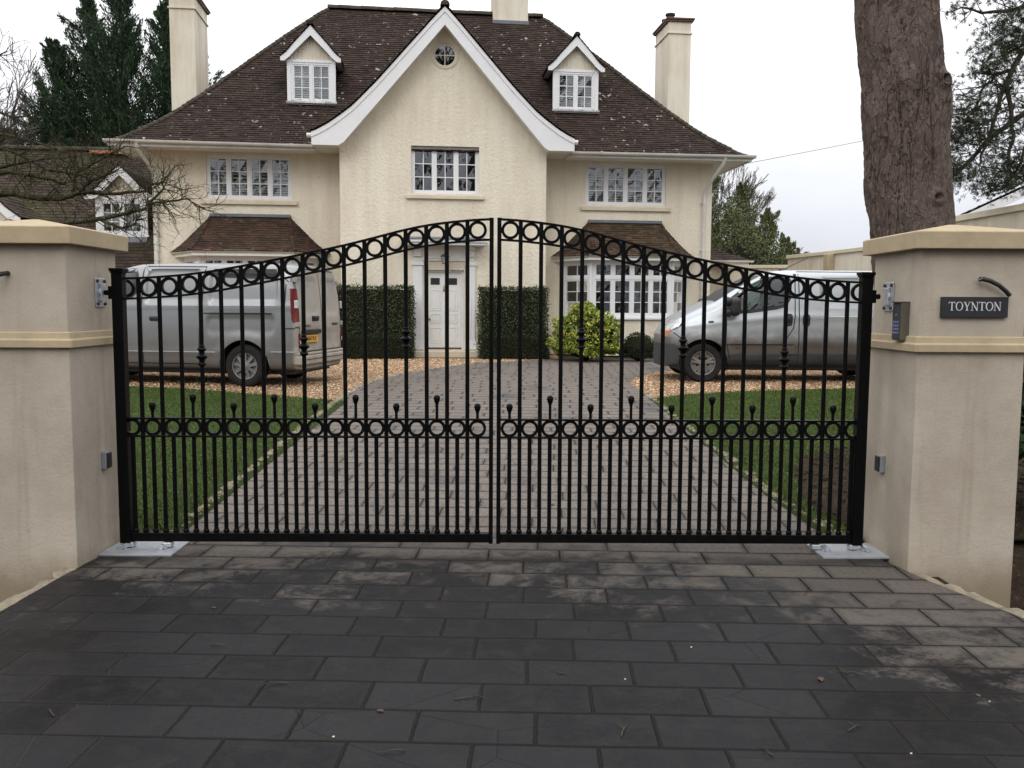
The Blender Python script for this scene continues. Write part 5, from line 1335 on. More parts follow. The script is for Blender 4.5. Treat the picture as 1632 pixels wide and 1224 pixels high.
# left van: seen from its side and rear
LV = dict(L=5.0, W=.965, wr=.335, arch=.405, paint='van_silver', wheels=(1.0, 4.13), nose=.22, lean=.10, rake=.10, spokes=9, pair=(0,), spw=.024,
    zb=lambda x: .27, top=[(0, .86), (.08, .93), (.45, 1.10), (.95, 1.24), (1.05, 1.30), (1.9, 1.86), (2.25, 1.94), (2.7, 1.955), (4.6, 1.945), (4.9, 1.925), (5, 1.90)],
    wid=[(0, .80), (.06, .87), (.25, .94), (.6, .98), (1.2, 1.), (4.3, 1.), (4.8, .985), (5, .965)],
    recess=[(2.47, 3.40, 1.29, 1.83, .09, .035, .034), (3.54, 4.68, 1.29, 1.83, .09, .035, .034), (3.50, 4.66, .80, 1.14, .12, .05, .022)],
    swage=[(lambda x: .545, .016, .028), (lambda x: 1.255, .009, .04)],
    rear_recess=[(-.80, -.06, 1.12, 1.72, .12, .04, .022), (.06, .80, 1.12, 1.72, .12, .04, .022), (.08, .78, .62, .90, .05, .03, .016), (-.78, -.08, .62, .92, .05, .03, .016)],
    black=lambda x, z: z < .30 or (x < .35 and z < .42), screen=(1.1, 1.88, .70),
    window=[(1.22, 1.30), (2.2, 1.38), (2.29, 1.46), (2.31, 1.74), (2.26, 1.82), (1.86, 1.82), (1.7, 1.74), (1.30, 1.42)],
    seams=[[(2.41, 1.90), (2.42, 1.2), (2.43, .90), (2.43, .36)], [(1.2, 1.24), (1.22, .8), (1.42, .36), (2.43, .36)], [(2.44, 1.88), (3.46, 1.87)], [(3.46, 1.90), (3.44, 1.2), (3.40, .9), (3.38, .36)], [(2.43, .36), (3.38, .36)], [(4.80, 1.60), (4.79, 1.0), (4.80, .92), (4.965, .92)], [(4.80, .92), (4.80, .60)]],
    rear_seams=[[(0, 1.86), (0, .56)], [(-.87, .56), (.87, .56)], [(-.86, 1.5), (-.88, .57)], [(.86, 1.5), (.88, .57)], [(-.80, 1.84), (.80, 1.84)], [(-.86, 1.5), (-.84, 1.76), (-.80, 1.84)], [(.86, 1.5), (.84, 1.76), (.80, 1.84)]])
T, side, back, ribbon, patch, bv = make_van('dusty silver panel van parked on the left gravel, showing its rear doors', (-7.96, 15.22, zt(13.6) - .02), R(-10), LV, 'vans parked on the gravel')
for s in (-1, 1): m = MB(); ribbon(m, [(3.47, 1.145), (4.60, 1.145)], .022, lambda a, b, s=s: side(a, b, s, .004)); m.build('door_rail', 'black_plastic', T, fix=False)
def handle(T, x, z, side_, w=.17, h=.055, mt='black_plastic', name='door_handle', parent=None):
    m = MB(); p = side_(x, z, -1, 0); m.box(x - w / 2, x + w / 2, p.y - .028, p.y + .01, z - h / 2, z + h / 2); return m.build(name, mt, parent or T, bevel=min(w, h) * .35, seg=3)
handle(T, 2.66, 1.06, side, .20, .07); handle(T, 2.02, 1.05, side)
for x0, x1, z in ((2.5, 3.40, 1.262), (3.54, 4.68, 1.262), (1.45, 3.66, .545), (4.58, 4.95, .56)):
    for s in (-1, 1): m = MB(); m.tube([side(x0 + (x1 - x0) * k / 24, z, s, .0) for k in range(25)], .009, 6); m.build('highlight_moulding', 'galvanised', T, smooth=True)  # bright beads added to give highlight lines along moulding and recess edges
for s in (-1, 1):
    m = MB(); vv = []
    prof = [(1.02, .055), (1.06, .075), (1.18, .085), (1.34, .08), (1.46, .06), (1.53, .03)]
    for z, d in prof:
        for q in range(7):
            f = q / 6; y = .905 + .048 * math.sin(f * PI / 2) - .012; x = 4.985 + .012 - .10 * max(0, z - 1.) ** 1.5 - d * 1.1 * (f ** 1.6) + .010; vv.append((x, s * (y + .012 * f - (z - 1.02) * .055), z))
        vv.append((4.86, s * (.90 - (z - 1.02) * .05), z))
    k = 8; m.add(vv, [(i * k + j, i * k + j + 1, (i + 1) * k + j + 1, (i + 1) * k + j) for i in range(len(prof) - 1) for j in range(k - 1)])
    tl = m.build('tail_light', 'red_lamp', T, smooth=True)
    m = MB(); m.box(4.955, 5.008, min(s * .895, s * .945), max(s * .895, s * .945), 1.23, 1.35); m.build('reversing_lamp', 'clear_lamp', tl, bevel=.008)
    m = MB(); a, b = sorted((s * .86, s * .90)); m.box(4.97, 5.02, a, b, .68, .85); q = m.build('rear_reflector', 'red_lamp', T, bevel=.006)
    m = MB(); m.box(5.0, 5.0225, a + .006, b - .006, .69, .745); m.build('fog_lens', 'clear_lamp', q)
    for z in (1.66, .98): m = MB(); a, b = sorted((s * .84, s * .945)); m.box(4.95 - .1 * max(0, z - 1) ** 1.5, 5.025 - .1 * max(0, z - 1) ** 1.5, a, b, z - .035, z + .035); m.build('door_hinge', 'van_silver', T, bevel=.008)
m = MB(); m.box(4.90, 5.09, -.93, .93, .36, .50); m.box(4.90, 5.065, -.92, .92, .501, .545); m.build('rear_bumper', 'van_silver', T, bevel=.025, seg=3)
m = MB(); ribbon_ = [(5.092, y, .445) for y in (-.88, .88)]; m.box(5.088, 5.096, -.86, .86, .436, .446); m.build('bumper_groove', 'seam', T)
m = MB(); m.box(4.96, 5.055, -.80, -.10, .83, .90); m.build('plate_lamp_bar', 'black_plastic', T, bevel=.012)
# number plate hangs on the left door (camera side is y < 0)
m = MB(); m.box(5.024, 5.034, -.74, -.20, .70, .815); np_ = m.build('number_plate', 'plate_yellow', T, bevel=.002)
vs_, fs_ = text_mesh('HJ60 BLR', .098); m = MB(); m.add([(5.0355 + z, -.47 + x * .98, .757 + y) for x, y, z in vs_], fs_); m.build('plate_lettering', 'black_plastic', np_)
m = MB(); p = back(-.24, 1.08); m.box(p.x - .01, p.x + .012, -.40, -.14, 1.03, 1.11); m.build('handle_recess', 'seam', T, bevel=.012)
m = MB(); m.box(p.x + .0125, p.x + .035, -.37, -.18, 1.065, 1.098); m.build('rear_handle', 'black_plastic', T, bevel=.008)
vs_, fs_ = text_mesh('VIVARO', .062); m = MB(); m.add([(back(-.62 + x * 1.5, .955 + y, .004).x + z, -.62 + x * 1.5, .955 + y) for x, y, z in vs_], fs_); m.build('badge_lettering', 'dark_grey_plastic', T)
m = MB(); p = back(.58, .97); m.box(p.x, p.x + .008, .44, .70, .955, .99); m.build('door_badge', 'dark_grey_plastic', T, bevel=.003)
m = MB(); m.box(4.80, 4.86, -.09, .09, 1.90, 1.925); m.build('brake_lamp', 'red_lamp', T, bevel=.006)
m = MB()
for s in (-1, 1): m.box(1.25, 1.45, s * 1.0 - .06, s * 1.0 + .06, 1.28, 1.50)
m.build('wing_mirror', 'black_plastic', T, bevel=.04, seg=3)
m = MB()
for s in (-1, 1): m.box(.05, .5, s * .72 - .1, s * .72 + .1, .78, .95)
m.build('headlight', 'clear_lamp', T, bevel=.05, seg=3)
m = MB(); m.box(1.5, 1.62, .2, .7, .55, 1.55); m.box(1.95, 2.1, -.75, .75, .5, 1.7); m.build('seat', 'black_plastic', T, bevel=.05)

# right van: seen from its side, nose to the left
RV = dict(L=4.78, W=.95, wr=.325, arch=.405, paint='van_pale_silver', x0=.12, wheels=(.78, 3.88), nose=.20, lean=.06, rake=.02, spokes=5, pair=(-.17, .17), spw=.019,
    zb=lambda x: .25 + .03 * smooth01(x, .0, .5), top=[(0, .74), (.12, .76), (.16, .86), (.22, .955), (.32, 1.06), (.52, 1.17), (.86, 1.315), (.98, 1.37), (1.30, 1.575), (1.75, 1.815), (1.98, 1.885), (2.3, 1.91), (4.5, 1.905), (4.7, 1.87), (4.78, 1.82)],
    wid=[(.12, .80), (.16, .86), (.28, .925), (.5, .965), (.9, .985), (1.4, 1.), (4.4, 1.), (4.78, .97)],
    recess=[(2.72, 3.75, 1.28, 1.77, .12, .035, .026), (1.22, 4.6, .645, .79, .02, .02, -.012)],
    swage=[(lambda x: 1.02 + .10 * (x - 1.2) if x < 2.1 else 1.11, .010, .05), (lambda x: .655, .012, .035)],
    rear_recess=[(-.8, -.05, 1.1, 1.7, .1, .04, .015), (.05, .8, 1.1, 1.7, .1, .04, .015)],
    black=lambda x, z: z < .30 or (x < .52 and z < .635 - .10 * smooth01(x, .3, .52)) or (x > 1.2 and z < .47), screen=(1.0, 1.76, .68),
    window=[(1.17, 1.17), (1.56, 1.195), (1.98, 1.255), (2.13, 1.30), (2.20, 1.42), (2.22, 1.70), (2.17, 1.78), (1.80, 1.775), (1.56, 1.645), (1.25, 1.40)],
    seams=[[(1.13, 1.32), (1.16, .98), (1.15, .70), (1.22, .36)], [(2.30, 1.86), (2.29, 1.1), (2.27, .92), (2.14, .72), (2.10, .36)], [(1.22, .36), (2.10, .36)], [(2.36, 1.86), (2.36, .34)], [(2.36, 1.865), (3.62, 1.86)], [(.26, .86), (.34, .80), (.52, .64)], [(1.13, .64), (2.27, .64)]],
    rear_seams=[[(0, 1.75), (0, .5)]])
T, side, back, ribbon, patch, bv = make_van('pale silver panel van parked on the right gravel, nose pointing left', (2.53, 15.66, zt(14.7)), R(-1.), RV, 'vans parked on the gravel')
for x, z in ((2.19, 1.055), (2.48, 1.05)):
    m = MB(); pol = [(x + .062 * math.copysign(abs(math.cos(a)) ** .6, math.cos(a)), z + .105 * math.copysign(abs(math.sin(a)) ** .6, math.sin(a))) for a in [2 * PI * k / 28 for k in range(28)]]
    for s in (-1, 1): patch(m, pol, lambda a, b, s=s: side(a, b, s, .006))
    h_ = m.build('door_handle', 'black_plastic', T, fix=False)
    m = MB(); p = side(x, z); m.box(x - .035, x + .035, p.y - .02, p.y, z - .02, z + .05); m.build('handle_grip', 'black_plastic', h_, bevel=.01)
# headlight on each front corner
for s in (-1, 1):
    m = MB(); pol = [(.15, .845), (.20, .925), (.29, 1.03), (.38, 1.095), (.455, 1.10), (.465, 1.03), (.40, .945), (.30, .885), (.21, .855)]
    pol_h = pol; patch(m, pol, lambda a, b, s=s: side(a, b, s, .008), step=.025); hl_ = m.build('headlight', 'clear_lamp', T, smooth=True, fix=False)
    m = MB(); pol = [(.135, .77), (.15, .825), (.20, .845), (.28, .872), (.275, .845), (.20, .80)]
    patch(m, pol, lambda a, b, s=s: side(a, b, s, .011), step=.025); m.build('indicator_lens', 'amber_lamp', hl_, fix=False)
    m = MB(); ribbon(m, pol_h + pol_h[:2], .022, lambda a, b, s=s: side(a, b, s, .010)); m.build('lamp_rubber', 'black_plastic', hl_, fix=False)
    m = MB(); c = (.355, 1.03); patch(m, [(c[0] + .052 * math.cos(2 * PI * k / 20), c[1] + .046 * math.sin(2 * PI * k / 20)) for k in range(20)], lambda a, b, s=s: side(a, b, s, .013), step=.03); m.build('lamp_bowl', 'galvanised', hl_, fix=False)
m = MB(); pol = [(.88, .985), (.96, 1.0), (.97, .975), (.89, .96)]
patch(m, [(.86, 1.03), (.945, 1.035), (.95, 1.002), (.865, .998)], lambda a, b: side(a, b, -1, .008)); m.build('side_repeater', 'black_plastic', T, fix=False, bevel=0)
# mirror with two round glasses in a black housing
for s in (-1, 1):
    t_ = empty('wing_mirror', (1.22, s * 1.05, 1.27)); t_.parent = T
    m = MB(); m.box(-.05, .13, -.11, .09, -.16, .16); m.build('mirror_housing', 'black_plastic', t_, bevel=.088, seg=5)
    for z in (.085, -.095): m = MB(); m.lathe([(.001, -.075), (.05, -.07), (.075, -.045), (.08, 0.), (.07, .04)], (-.08, -.06 * 0, z), 'x', 18); m.build('mirror_pod', 'black_plastic', t_, smooth=True)
    m = MB(); m.box(-.02, .08, min(0, -s * .16), max(0, -s * .16), -.06, .03); m.build('mirror_arm', 'black_plastic', t_, bevel=.02)
m = MB()
for y in (-.4, .38): m.box(1.42, 1.56, y - .24, y + .24, .9, 1.42); m.box(1.44, 1.54, y - .12, y + .12, 1.43, 1.66)
m.build('seat', 'dark_grey_plastic', T, bevel=.05, seg=3)
m = MB(); m.box(2.28, 2.31, -.85, .85, .5, 1.82); m.build('bulkhead', 'dark_grey_plastic', T)
m = MB(); m.box(.78, 1.12, -.75, .75, .95, 1.24); m.build('dashboard', 'black_plastic', T, bevel=.04)
m = MB(); m.lathe([(.18, -.012), (.19, 0), (.18, .012), (.17, 0)], (0, 0, 0), 'x', 20, close=True); q = m.build('steering_wheel', 'black_plastic', T); q.location = (1.2, .38, 1.22); q.rotation_euler = (0, R(35), 0)
m = MB(); m.tube([(2.26, -.1, 1.90), (2.75, -.1, 2.14)], .007, 6); m.lathe([(.03, 1.89), (.025, 1.93), (.01, 1.95)], (2.26, -.1, 0), n=10); m.build('aerial', 'black_plastic', T)
for x0, x1, z in ((2.85, 4.62, 1.115),):
    for s in (-1, 1): m = MB(); m.tube([side(x0 + (x1 - x0) * k / 24, z, s, .0) for k in range(25)], .008, 6); m.build('highlight_moulding', 'far_white', T, smooth=True)  # white bead added to draw the highlight line along the side crease
vs_, fs_ = text_mesh('dCi 115', .06); m = MB(); m.add([(1.30 + x + .11, side(1.41 + x, .585 + y, -1, .004).y - z, .585 + y) for x, y, z in vs_], fs_); m.build('badge_lettering', 'dark_grey_plastic', T)
m = MB(); m.box(2.11, 2.29, -.957, -.94, .48, .70); m.build('door_guard_strip', 'van_pale_silver', T, bevel=.004)
m = MB()
for s in (-1, 1): m.box(4.70, 4.79, s * .88 - .05, s * .88 + .05, 1.0, 1.4)
m.build('tail_light', 'red_lamp', T, bevel=.02)

# ------------------------------------------------------------------ clipped hedges and shrubs
def hedge(x0, x1, y0, y1, z1, n, label, leaf=(.035, .06), m='hedge_leaf', rz=R(6.3), notch=None, wob=.055):
    cx, cy = (x0 + x1) / 2, (y0 + y1) / 2; t = empty('clipped_hedge', (cx, cy, .30), rz, label, 'hedge')
    hx, hy, H = (x1 - x0) / 2, (y1 - y0) / 2, z1 - .30
    mb = MB(); mb.box(-hx + .08, hx - .08, -hy + .08, hy - .08, 0, H - .08); mb.build('shaded_twig_core', 'dark_core', t)  # solid core coloured dark to stand for the shade among the inner twigs
    A = [2 * hx * H, 2 * hx * H, 2 * hy * H, 2 * hy * H, 4 * hx * hy]; tot = sum(A); P_ = []; N_ = []
    for a, (ax, sg) in zip(A, (('y', -1), ('y', 1), ('x', -1), ('x', 1), ('z', 1))):
        k = int(n * a / tot); u = NP.uniform(-1, 1, k); v = NP.uniform(0, 1, k); d = NP.uniform(-.10, .012, k) + np.where(NP.random(k) > .985, NP.uniform(.02, .08, k), 0) + wob * np.sin(u * 7 + v * 5) * NP.uniform(.3, 1, k)
        if ax == 'y': p = np.stack([u * hx, np.full(k, sg * hy) + sg * d, v * H], 1); nn = (0, sg, .35)
        elif ax == 'x': p = np.stack([np.full(k, sg * hx) + sg * d, u * hy, v * H], 1); nn = (sg, 0, .35)
        else: p = np.stack([u * hx, (v * 2 - 1) * hy, np.full(k, H) + d], 1); nn = (0, 0, 1)
        P_.append(p); N_.append(np.tile(nn, (k, 1)))
    P_ = np.concatenate(P_); N_ = np.concatenate(N_) + NP.normal(size=P_.shape) * .55
    if notch:
        k = ~((P_[:, 0] < -hx + notch[0]) & (P_[:, 2] > notch[1]) & (P_[:, 2] < notch[2])); P_, N_ = P_[k], N_[k]
    cards('foliage', m, P_, rdir(len(P_), .3), NP.uniform(*leaf, len(P_)), NP.uniform(leaf[0] * .5, leaf[1] * .6, len(P_)), t, N_)
    return t
hedge(-5.2, -2.28, 21.15, 21.75, 2.03, 17000, 'tall dark clipped hedge block left of the front door')
hedge(-5.0, -2.24, 20.72, 21.08, .87, 9000, 'low dark hedge along the foot of the left hedge block', (.025, .045), 'box_leaf')
hedge(-.70, .98, 21.35, 21.95, 2.02, 12000, 'tall dark clipped hedge block right of the front door', notch=None)
hedge(-.62, 1.02, 20.95, 21.30, .87, 6500, 'low dark hedge along the foot of the right hedge block', (.025, .045), 'box_leaf')
def shrub(c, r, h, n, label, name, m, leaf, core='dark_core', lump=.12, up=.4, cs=.80):
    t = empty(name, (c[0], c[1], .30), 0, label, 'shrub')
    mb = MB(); mb.lathe([(.02, .0)] + [(r * cs * math.sin(a) , h * .46 - h * .525 * cs * math.cos(a)) for a in [PI * k / 10 for k in range(1, 10)]] + [(.01, h * (.46 + .53 * cs))], n=18); mb.build('shaded_twig_core', core, t, smooth=True)  # core coloured dark for the shade inside the twigs
    d = rdir(n); d[:, 2] = np.abs(d[:, 2]) * 1.8 - .8; d /= np.linalg.norm(d, axis=1, keepdims=True)
    L_ = 1 + lump * np.sin(d[:, 0] * 6 + 1) * np.sin(d[:, 1] * 7) + lump * .8 * np.sin(d[:, 2] * 9 + d[:, 0] * 5); q = NP.uniform(min(.80, cs), 1.03, n) ** .7 * L_
    p = np.concatenate([d[:, :2] / (np.linalg.norm(d[:, :2], axis=1, keepdims=True) + 1e-6) * (1 - np.abs(d[:, 2:3]) ** 2.6) ** .5, np.sign(d[:, 2:3]) * np.abs(d[:, 2:3]) ** 1.1], 1) * q[:, None] * np.where(d[:, 2:3] > 0, np.array([[r, r, h * .70]]), np.array([[r, r, h * .30]])) + np.array([0, 0, h * .30]); p[:, 2] = np.maximum(p[:, 2], .01)
    p[:, :2] *= np.where(p[:, 2] < h * .35, 1 + .0 * p[:, 2], 1)[:, None]
    cards('foliage', m, p, rdir(n, up) + d * .6, NP.uniform(*leaf, n), NP.uniform(leaf[0] * .45, leaf[1] * .55, n), t, d + NP.normal(size=d.shape) * .6)
    return t
shrub((1.86, 20.62), .80, 1.26, 8500, 'rounded golden variegated shrub below the right bay window', 'golden_shrub', 'golden_leaf', (.06, .11))
shrub((3.08, 20.6), .46, .66, 4200, 'small dark green ball shrub beside the golden shrub', 'ball_shrub', 'box_leaf', (.025, .05), lump=.04)
shrub((3.95, 6.3), .85, 1.5, 9000, 'dark leafy shrub behind the right gate pillar', 'leafy_shrub', 'shrub_leaf', (.05, .11), lump=.25, cs=.5)

# ------------------------------------------------------------------ trees
from mathutils import noise as MN
def limb(mb, pts, r0, r1, n=8, wob=.0, mi=0):
    q = []; P = [Vector(p) for p in pts]
    for i in range(len(P) - 1):
        for k in range(3):
            t = k / 3; a, b, c, d = P[max(i - 1, 0)], P[i], P[i + 1], P[min(i + 2, len(P) - 1)]
            q.append(.5 * ((2 * b) + (c - a) * t + (2 * a - 5 * b + 4 * c - d) * t * t + (3 * b - a - 3 * c + d) * t ** 3))
    q.append(P[-1])
    if wob: q = [q[0]] + [p + Vector((RND.gauss(0, wob), RND.gauss(0, wob), RND.gauss(0, wob))) for p in q[1:]]
    m_ = len(q); mb.tube(q, [r0 + (r1 - r0) * i / (m_ - 1) for i in range(m_)], n, True, mi); return q
def twigs(mb, q, n, ln, r, depth, spread=.9, droop=0., flat=None, start=.25):
    """short side shoots along a limb, each with shoots of its own"""
    for _ in range(n):
        i = RND.randrange(int(len(q) * start), len(q)); p = q[i]; d = (q[min(i + 1, len(q) - 1)] - q[max(i - 1, 0)]).normalized()
        v = Vector((RND.gauss(0, 1), RND.gauss(0, 1), RND.gauss(0, 1)))
        if flat is not None: v.y *= flat
        d = (d + v.normalized() * spread + Vector((0, 0, droop))).normalized(); l = ln * RND.uniform(.5, 1.2); pts = [p]; k = 4
        for _ in range(k):
            d = (d + Vector((RND.gauss(0, .18), RND.gauss(0, .18), RND.gauss(0, .18)))).normalized(); pts.append(pts[-1] + d * l / k)
        mb.tube(pts, [r * (1 - .7 * j / k) for j in range(k + 1)], 4 if r > .004 else 3, False)
        if depth > 0: twigs(mb, pts, 3, ln * .62, r * .6, depth - 1, spread, droop, flat, .3)

# big pine whose trunk rises behind the right pillar
t = empty('pine_tree', (3.88, 7.9, .08), 0, 'thick scaly pine trunk rising behind the right pillar', 'tree')
def px_(z): return 3.88 - .128 * z + .0012 * z * z
def pr_(z): return .372 - .0085 * z + .22 * math.exp(-z / .32) if z < 6 else max(.10, .321 - .02 * (z - 6))
mb = MB(); NA = 150; zs = [k * .12 for k in range(15)] + [1.8 + .0155 * k for k in range(175)] + [4.55 + .45 * k for k in range(24)]; vs = []
for z in zs:
    cx, r = px_(z), pr_(z); nA = NA
    for j in range(NA):
        a = 2 * PI * j / NA; ux, uy = math.cos(a), math.sin(a); rr = r
        if 1.7 < z < 4.6:
            p = Vector((ux * r * 9., uy * r * 9., z * 3.2)); p += Vector((MN.noise(p * .9), MN.noise(p * .9 + Vector((9, 0, 0))), 0)) * .5
            q = (MN.noise(p * .75) + .45 * MN.noise(p * 1.7)) * 4.2; fr = q - math.floor(q); rr += (math.floor(q) + smooth01(fr, .78, 1.)) * .0075 + .006 * MN.noise(p * 3.3) + .014 * MN.noise(p * .3)
            rr += .055 * math.exp(-((z - 3.36) / .22) ** 2) * max(0, math.cos(a + .15)) ** 2
            kx = cx + ux * rr; q = math.hypot(kx - 3.70, z - 3.42)
            if uy < 0 and q < .10: rr += .028 * smooth01(q, .10, .05) - .09 * smooth01(q, .042, .015)
            q = math.hypot(kx - 3.66, z - 2.42)
            if uy < 0 and q < .09: rr += .018 * smooth01(q, .09, .05) - .06 * smooth01(q, .035, .01)
        vs.append((cx + ux * rr, 7.9 + uy * rr, z))
mb.add(vs, [(i * NA + j, i * NA + (j + 1) % NA, (i + 1) * NA + (j + 1) % NA, (i + 1) * NA + j) for i in range(len(zs) - 1) for j in range(NA)])
mb.build('trunk', 'pine_bark', t, smooth=True, off=(-3.88, -7.9, 0), ang=75)
mb = MB(); tops = []
for k in range(22):
    z = 9.5 + RND.uniform(0, 5.5); a = RND.uniform(0, 2 * PI); l = RND.uniform(2.5, 5.2) * (1 if math.sin(a) < .35 else .55); b = Vector((px_(z), 7.9, z)); e = b + Vector((math.cos(a) * l, math.sin(a) * l, RND.uniform(-.2, 1.4)))
    limb(mb, [b, b.lerp(e, .4) + Vector((0, 0, .3)), b.lerp(e, .75), e], .09, .02, 6); tops.append((b, e))
mb.build('limb', 'pine_bark', t, smooth=True, off=(-3.88, -7.9, -.08), fix=False)
c = []
for b, e in tops:
    for _ in range(9):
        q = b.lerp(e, RND.uniform(.35, 1.08)) + Vector((RND.gauss(0, .35), RND.gauss(0, .35), RND.gauss(.1, .22)))
        for _ in range(26): c.append(q + Vector((RND.gauss(0, .25), RND.gauss(0, .25), RND.gauss(0, .16))))
c = np.array([tuple(p) for p in c]) - np.array([3.88, 7.9, .08]); cards('crown', 'pine_needle', c, rdir(len(c), .2), .34, .07, t)

# second pine, its trunk outside the picture on the right, its boughs hanging in
t = empty('pine_tree', (9.9, 13.2, .3), 0, 'pine whose dark needled boughs hang in from the right edge', 'tree')
OFF = (-9.9, -13.2, -.3)
mb = MB(); limb(mb, [(9.9, 13.2, .2), (9.85, 13.2, 3), (9.7, 13.2, 6), (9.75, 13.2, 10), (9.7, 13.2, 13)], .33, .12, 14); mb.build('trunk', 'pine_bark', t, smooth=True, off=OFF)
W2 = lambda a, b, y=13.: Vector((6.38 + (a - 1510) * .0085, y, 4.21 + (200 - b) * .00886))
boughs = [([(9.7, 13.2, 6.9), (8.4, 13.1, 6.1), (7.42, 13.0, 5.24), (7.2, 13, 4.78), (7.05, 12.95, 4.35), (6.92, 12.95, 3.9), (6.82, 12.9, 3.6)], .055, .014),
    ([(7.2, 13, 4.78), (7.3, 12.95, 4.3), (7.27, 12.9, 3.95), (7.25, 12.9, 3.62), (7.4, 12.9, 3.45), (7.7, 12.9, 3.42)], .035, .012),
    ([(7.05, 12.95, 4.35), (6.85, 12.9, 4.2), (6.7, 12.9, 4.25), (6.55, 12.85, 4.32)], .026, .010),
    ([(9.7, 13.2, 6.2), (8.4, 13.3, 5.0), (7.5, 13.3, 4.35), (7.1, 13.3, 4.0), (6.8, 13.25, 3.65), (6.5, 13.2, 3.45)], .06, .012),
    ([(7.3, 13.05, 5.0), (7.1, 13.1, 4.95), (6.9, 13.1, 4.7), (6.83, 13.1, 4.45)], .03, .010),
    ([(9.7, 13.2, 7.6), (8.4, 13.2, 6.6), (7.6, 13.2, 6.0), (7.1, 13.2, 5.85), (6.6, 13.2, 5.92)], .06, .012),
    ([(8.4, 13.2, 6.6), (7.8, 13.1, 5.7), (7.4, 13.1, 5.35), (7.1, 13.1, 5.2)], .04, .010),
    ([(8.4, 13.3, 5.0), (7.9, 13.2, 4.4), (7.65, 13.2, 3.9), (7.5, 13.2, 3.5), (7.3, 13.2, 3.32)], .035, .010),
    ([(9.7, 13.2, 5.6), (8.8, 13.4, 4.6), (8.2, 13.4, 4.0), (7.8, 13.4, 3.6)], .05, .012)]
mb = MB(); tuft = []
for pts, r0, r1 in boughs:
    q = limb(mb, pts, r0, r1, 7, .012)
    vis = [p for p in q if p.x < 8.6]
    for _ in range(int(len(vis) * 2.4)):
        i = RND.randrange(len(vis)); p = vis[i]; d = Vector((RND.gauss(-.55, .6), RND.gauss(0, .5), RND.gauss(-.05, .55))).normalized(); l = RND.uniform(.16, .5); s_ = [p]
        for _ in range(4): d = (d + Vector((RND.gauss(0, .16), RND.gauss(0, .16), RND.gauss(.06, .16)))).normalized(); s_.append(s_[-1] + d * l / 4)
        mb.tube(s_, [.009, .008, .007, .006, .004], 4, False)
        for p2 in s_[2:]:
            if RND.random() < .45: tuft.append((p2, d))
        tuft.append((s_[-1], d))
clump = [(6.62, 4.45, .22), (6.75, 4.3, .2), (6.55, 4.1, .16), (6.55, 3.95, .2), (6.8, 4.1, .15), (6.55, 3.62, .17), (6.75, 3.55, .2), (6.5, 3.42, .12), (7.0, 3.42, .17), (7.2, 3.3, .15), (7.42, 3.4, .15), (7.35, 3.75, .18), (7.5, 3.62, .15), (7.3, 5.75, .3), (7.1, 5.55, .22), (6.95, 5.3, .16), (7.25, 5.3, .22), (7.0, 5.05, .14), (7.5, 5.5, .3), (6.6, 5.95, .14), (7.5, 4.9, .16), (6.85, 5.02, .1), (7.1, 4.75, .14), (7.45, 4.15, .2), (7.15, 4.0, .15), (7.6, 4.5, .2)]
for x, z, s_ in clump:
    for _ in range(int(s_ * 620)):
        tuft.append((Vector((x + RND.gauss(0, s_ * .72), 13 + RND.gauss(0, .3), z + RND.gauss(0, s_ * .5))), Vector((RND.gauss(-.5, .6), RND.gauss(0, .5), RND.gauss(.15, .5))).normalized()))
mb.build('bough', 'grey_bark', t, smooth=True, off=OFF, fix=False)
c, d, l = [], [], []
for p, a in tuft:
    for _ in range(14):
        v = (a * .9 + Vector((RND.gauss(0, .6), RND.gauss(0, .6), RND.gauss(0, .6)))).normalized(); ln = RND.uniform(.05, .09); c.append(p + v * ln * .5); d.append(v); l.append(ln)
cards('crown', 'pine_needle', np.array([tuple(p) for p in c]) + np.array(OFF), np.array([tuple(p) for p in d]), np.array(l), .0068, t)

# tall dark cypress behind the annex: a cluster of upswept plumes
def plume_tree(name, base, label, stems, m, leaf, per, trunk='grey_bark', back=.0, sprd=1., cat='tree', core=False, fine=False, wind=0.):
    t = empty(name, base, 0, label, cat); P_, D_, = [], []
    mb = MB()
    for sx, sy, h, rad, npl in stems:
        limb(mb, [(sx * .2, sy * .2, -.3), (sx * .6, sy * .6, h * .3), (sx, sy, h * .7), (sx, sy, h * .97)], rad * .08, .03, 7)
        for _ in range(npl):
            f = RND.random() ** .85; z = h * (.06 + .90 * f); a = RND.uniform(0, 2 * PI); env = rad * (1 - f ** (1.6 if fine else 2.4)) + .4; l = env * RND.uniform(.6, 1.38)
            el = R(RND.uniform(12, 52) if fine else RND.uniform(18, 50)) + f * .35; dv = Vector((math.cos(a) * math.cos(el) + wind * (.4 + f), math.sin(a) * math.cos(el), math.sin(el))).normalized()
            b = Vector((sx, sy, z)) - Vector((0, 0, math.sin(el) * l * .55))
            k = int(per * (l / rad + .25)); u = NP.random(k) ** .8; w = ((.24 * (1 - u) + .05) if fine else (.30 * (1 - u) + .07)) * sprd * min(1.2, l * .45 + .25)
            bend = Vector((0, 0, .18 * l)); p = np.array(b)[None] + np.array(dv)[None] * (u * l)[:, None] + np.array(bend)[None] * (u ** 2)[:, None] + NP.normal(size=(k, 3)) * w[:, None]
            P_.append(p); D_.append(np.array(dv)[None] + NP.normal(size=(k, 3)) * (.3 if fine else .45) + np.array([0, 0, .25]))
    mb.build('trunk', trunk, t, smooth=True, fix=False)
    P_, D_ = np.concatenate(P_), np.concatenate(D_); P_[:, 2] = np.maximum(P_[:, 2], .05)
    cards('crown', m, P_, D_, NP.uniform(leaf[0], leaf[1], len(P_)), NP.uniform(leaf[0] * (.2 if fine else .28), leaf[1] * (.26 if fine else .4), len(P_)), t)
    return t
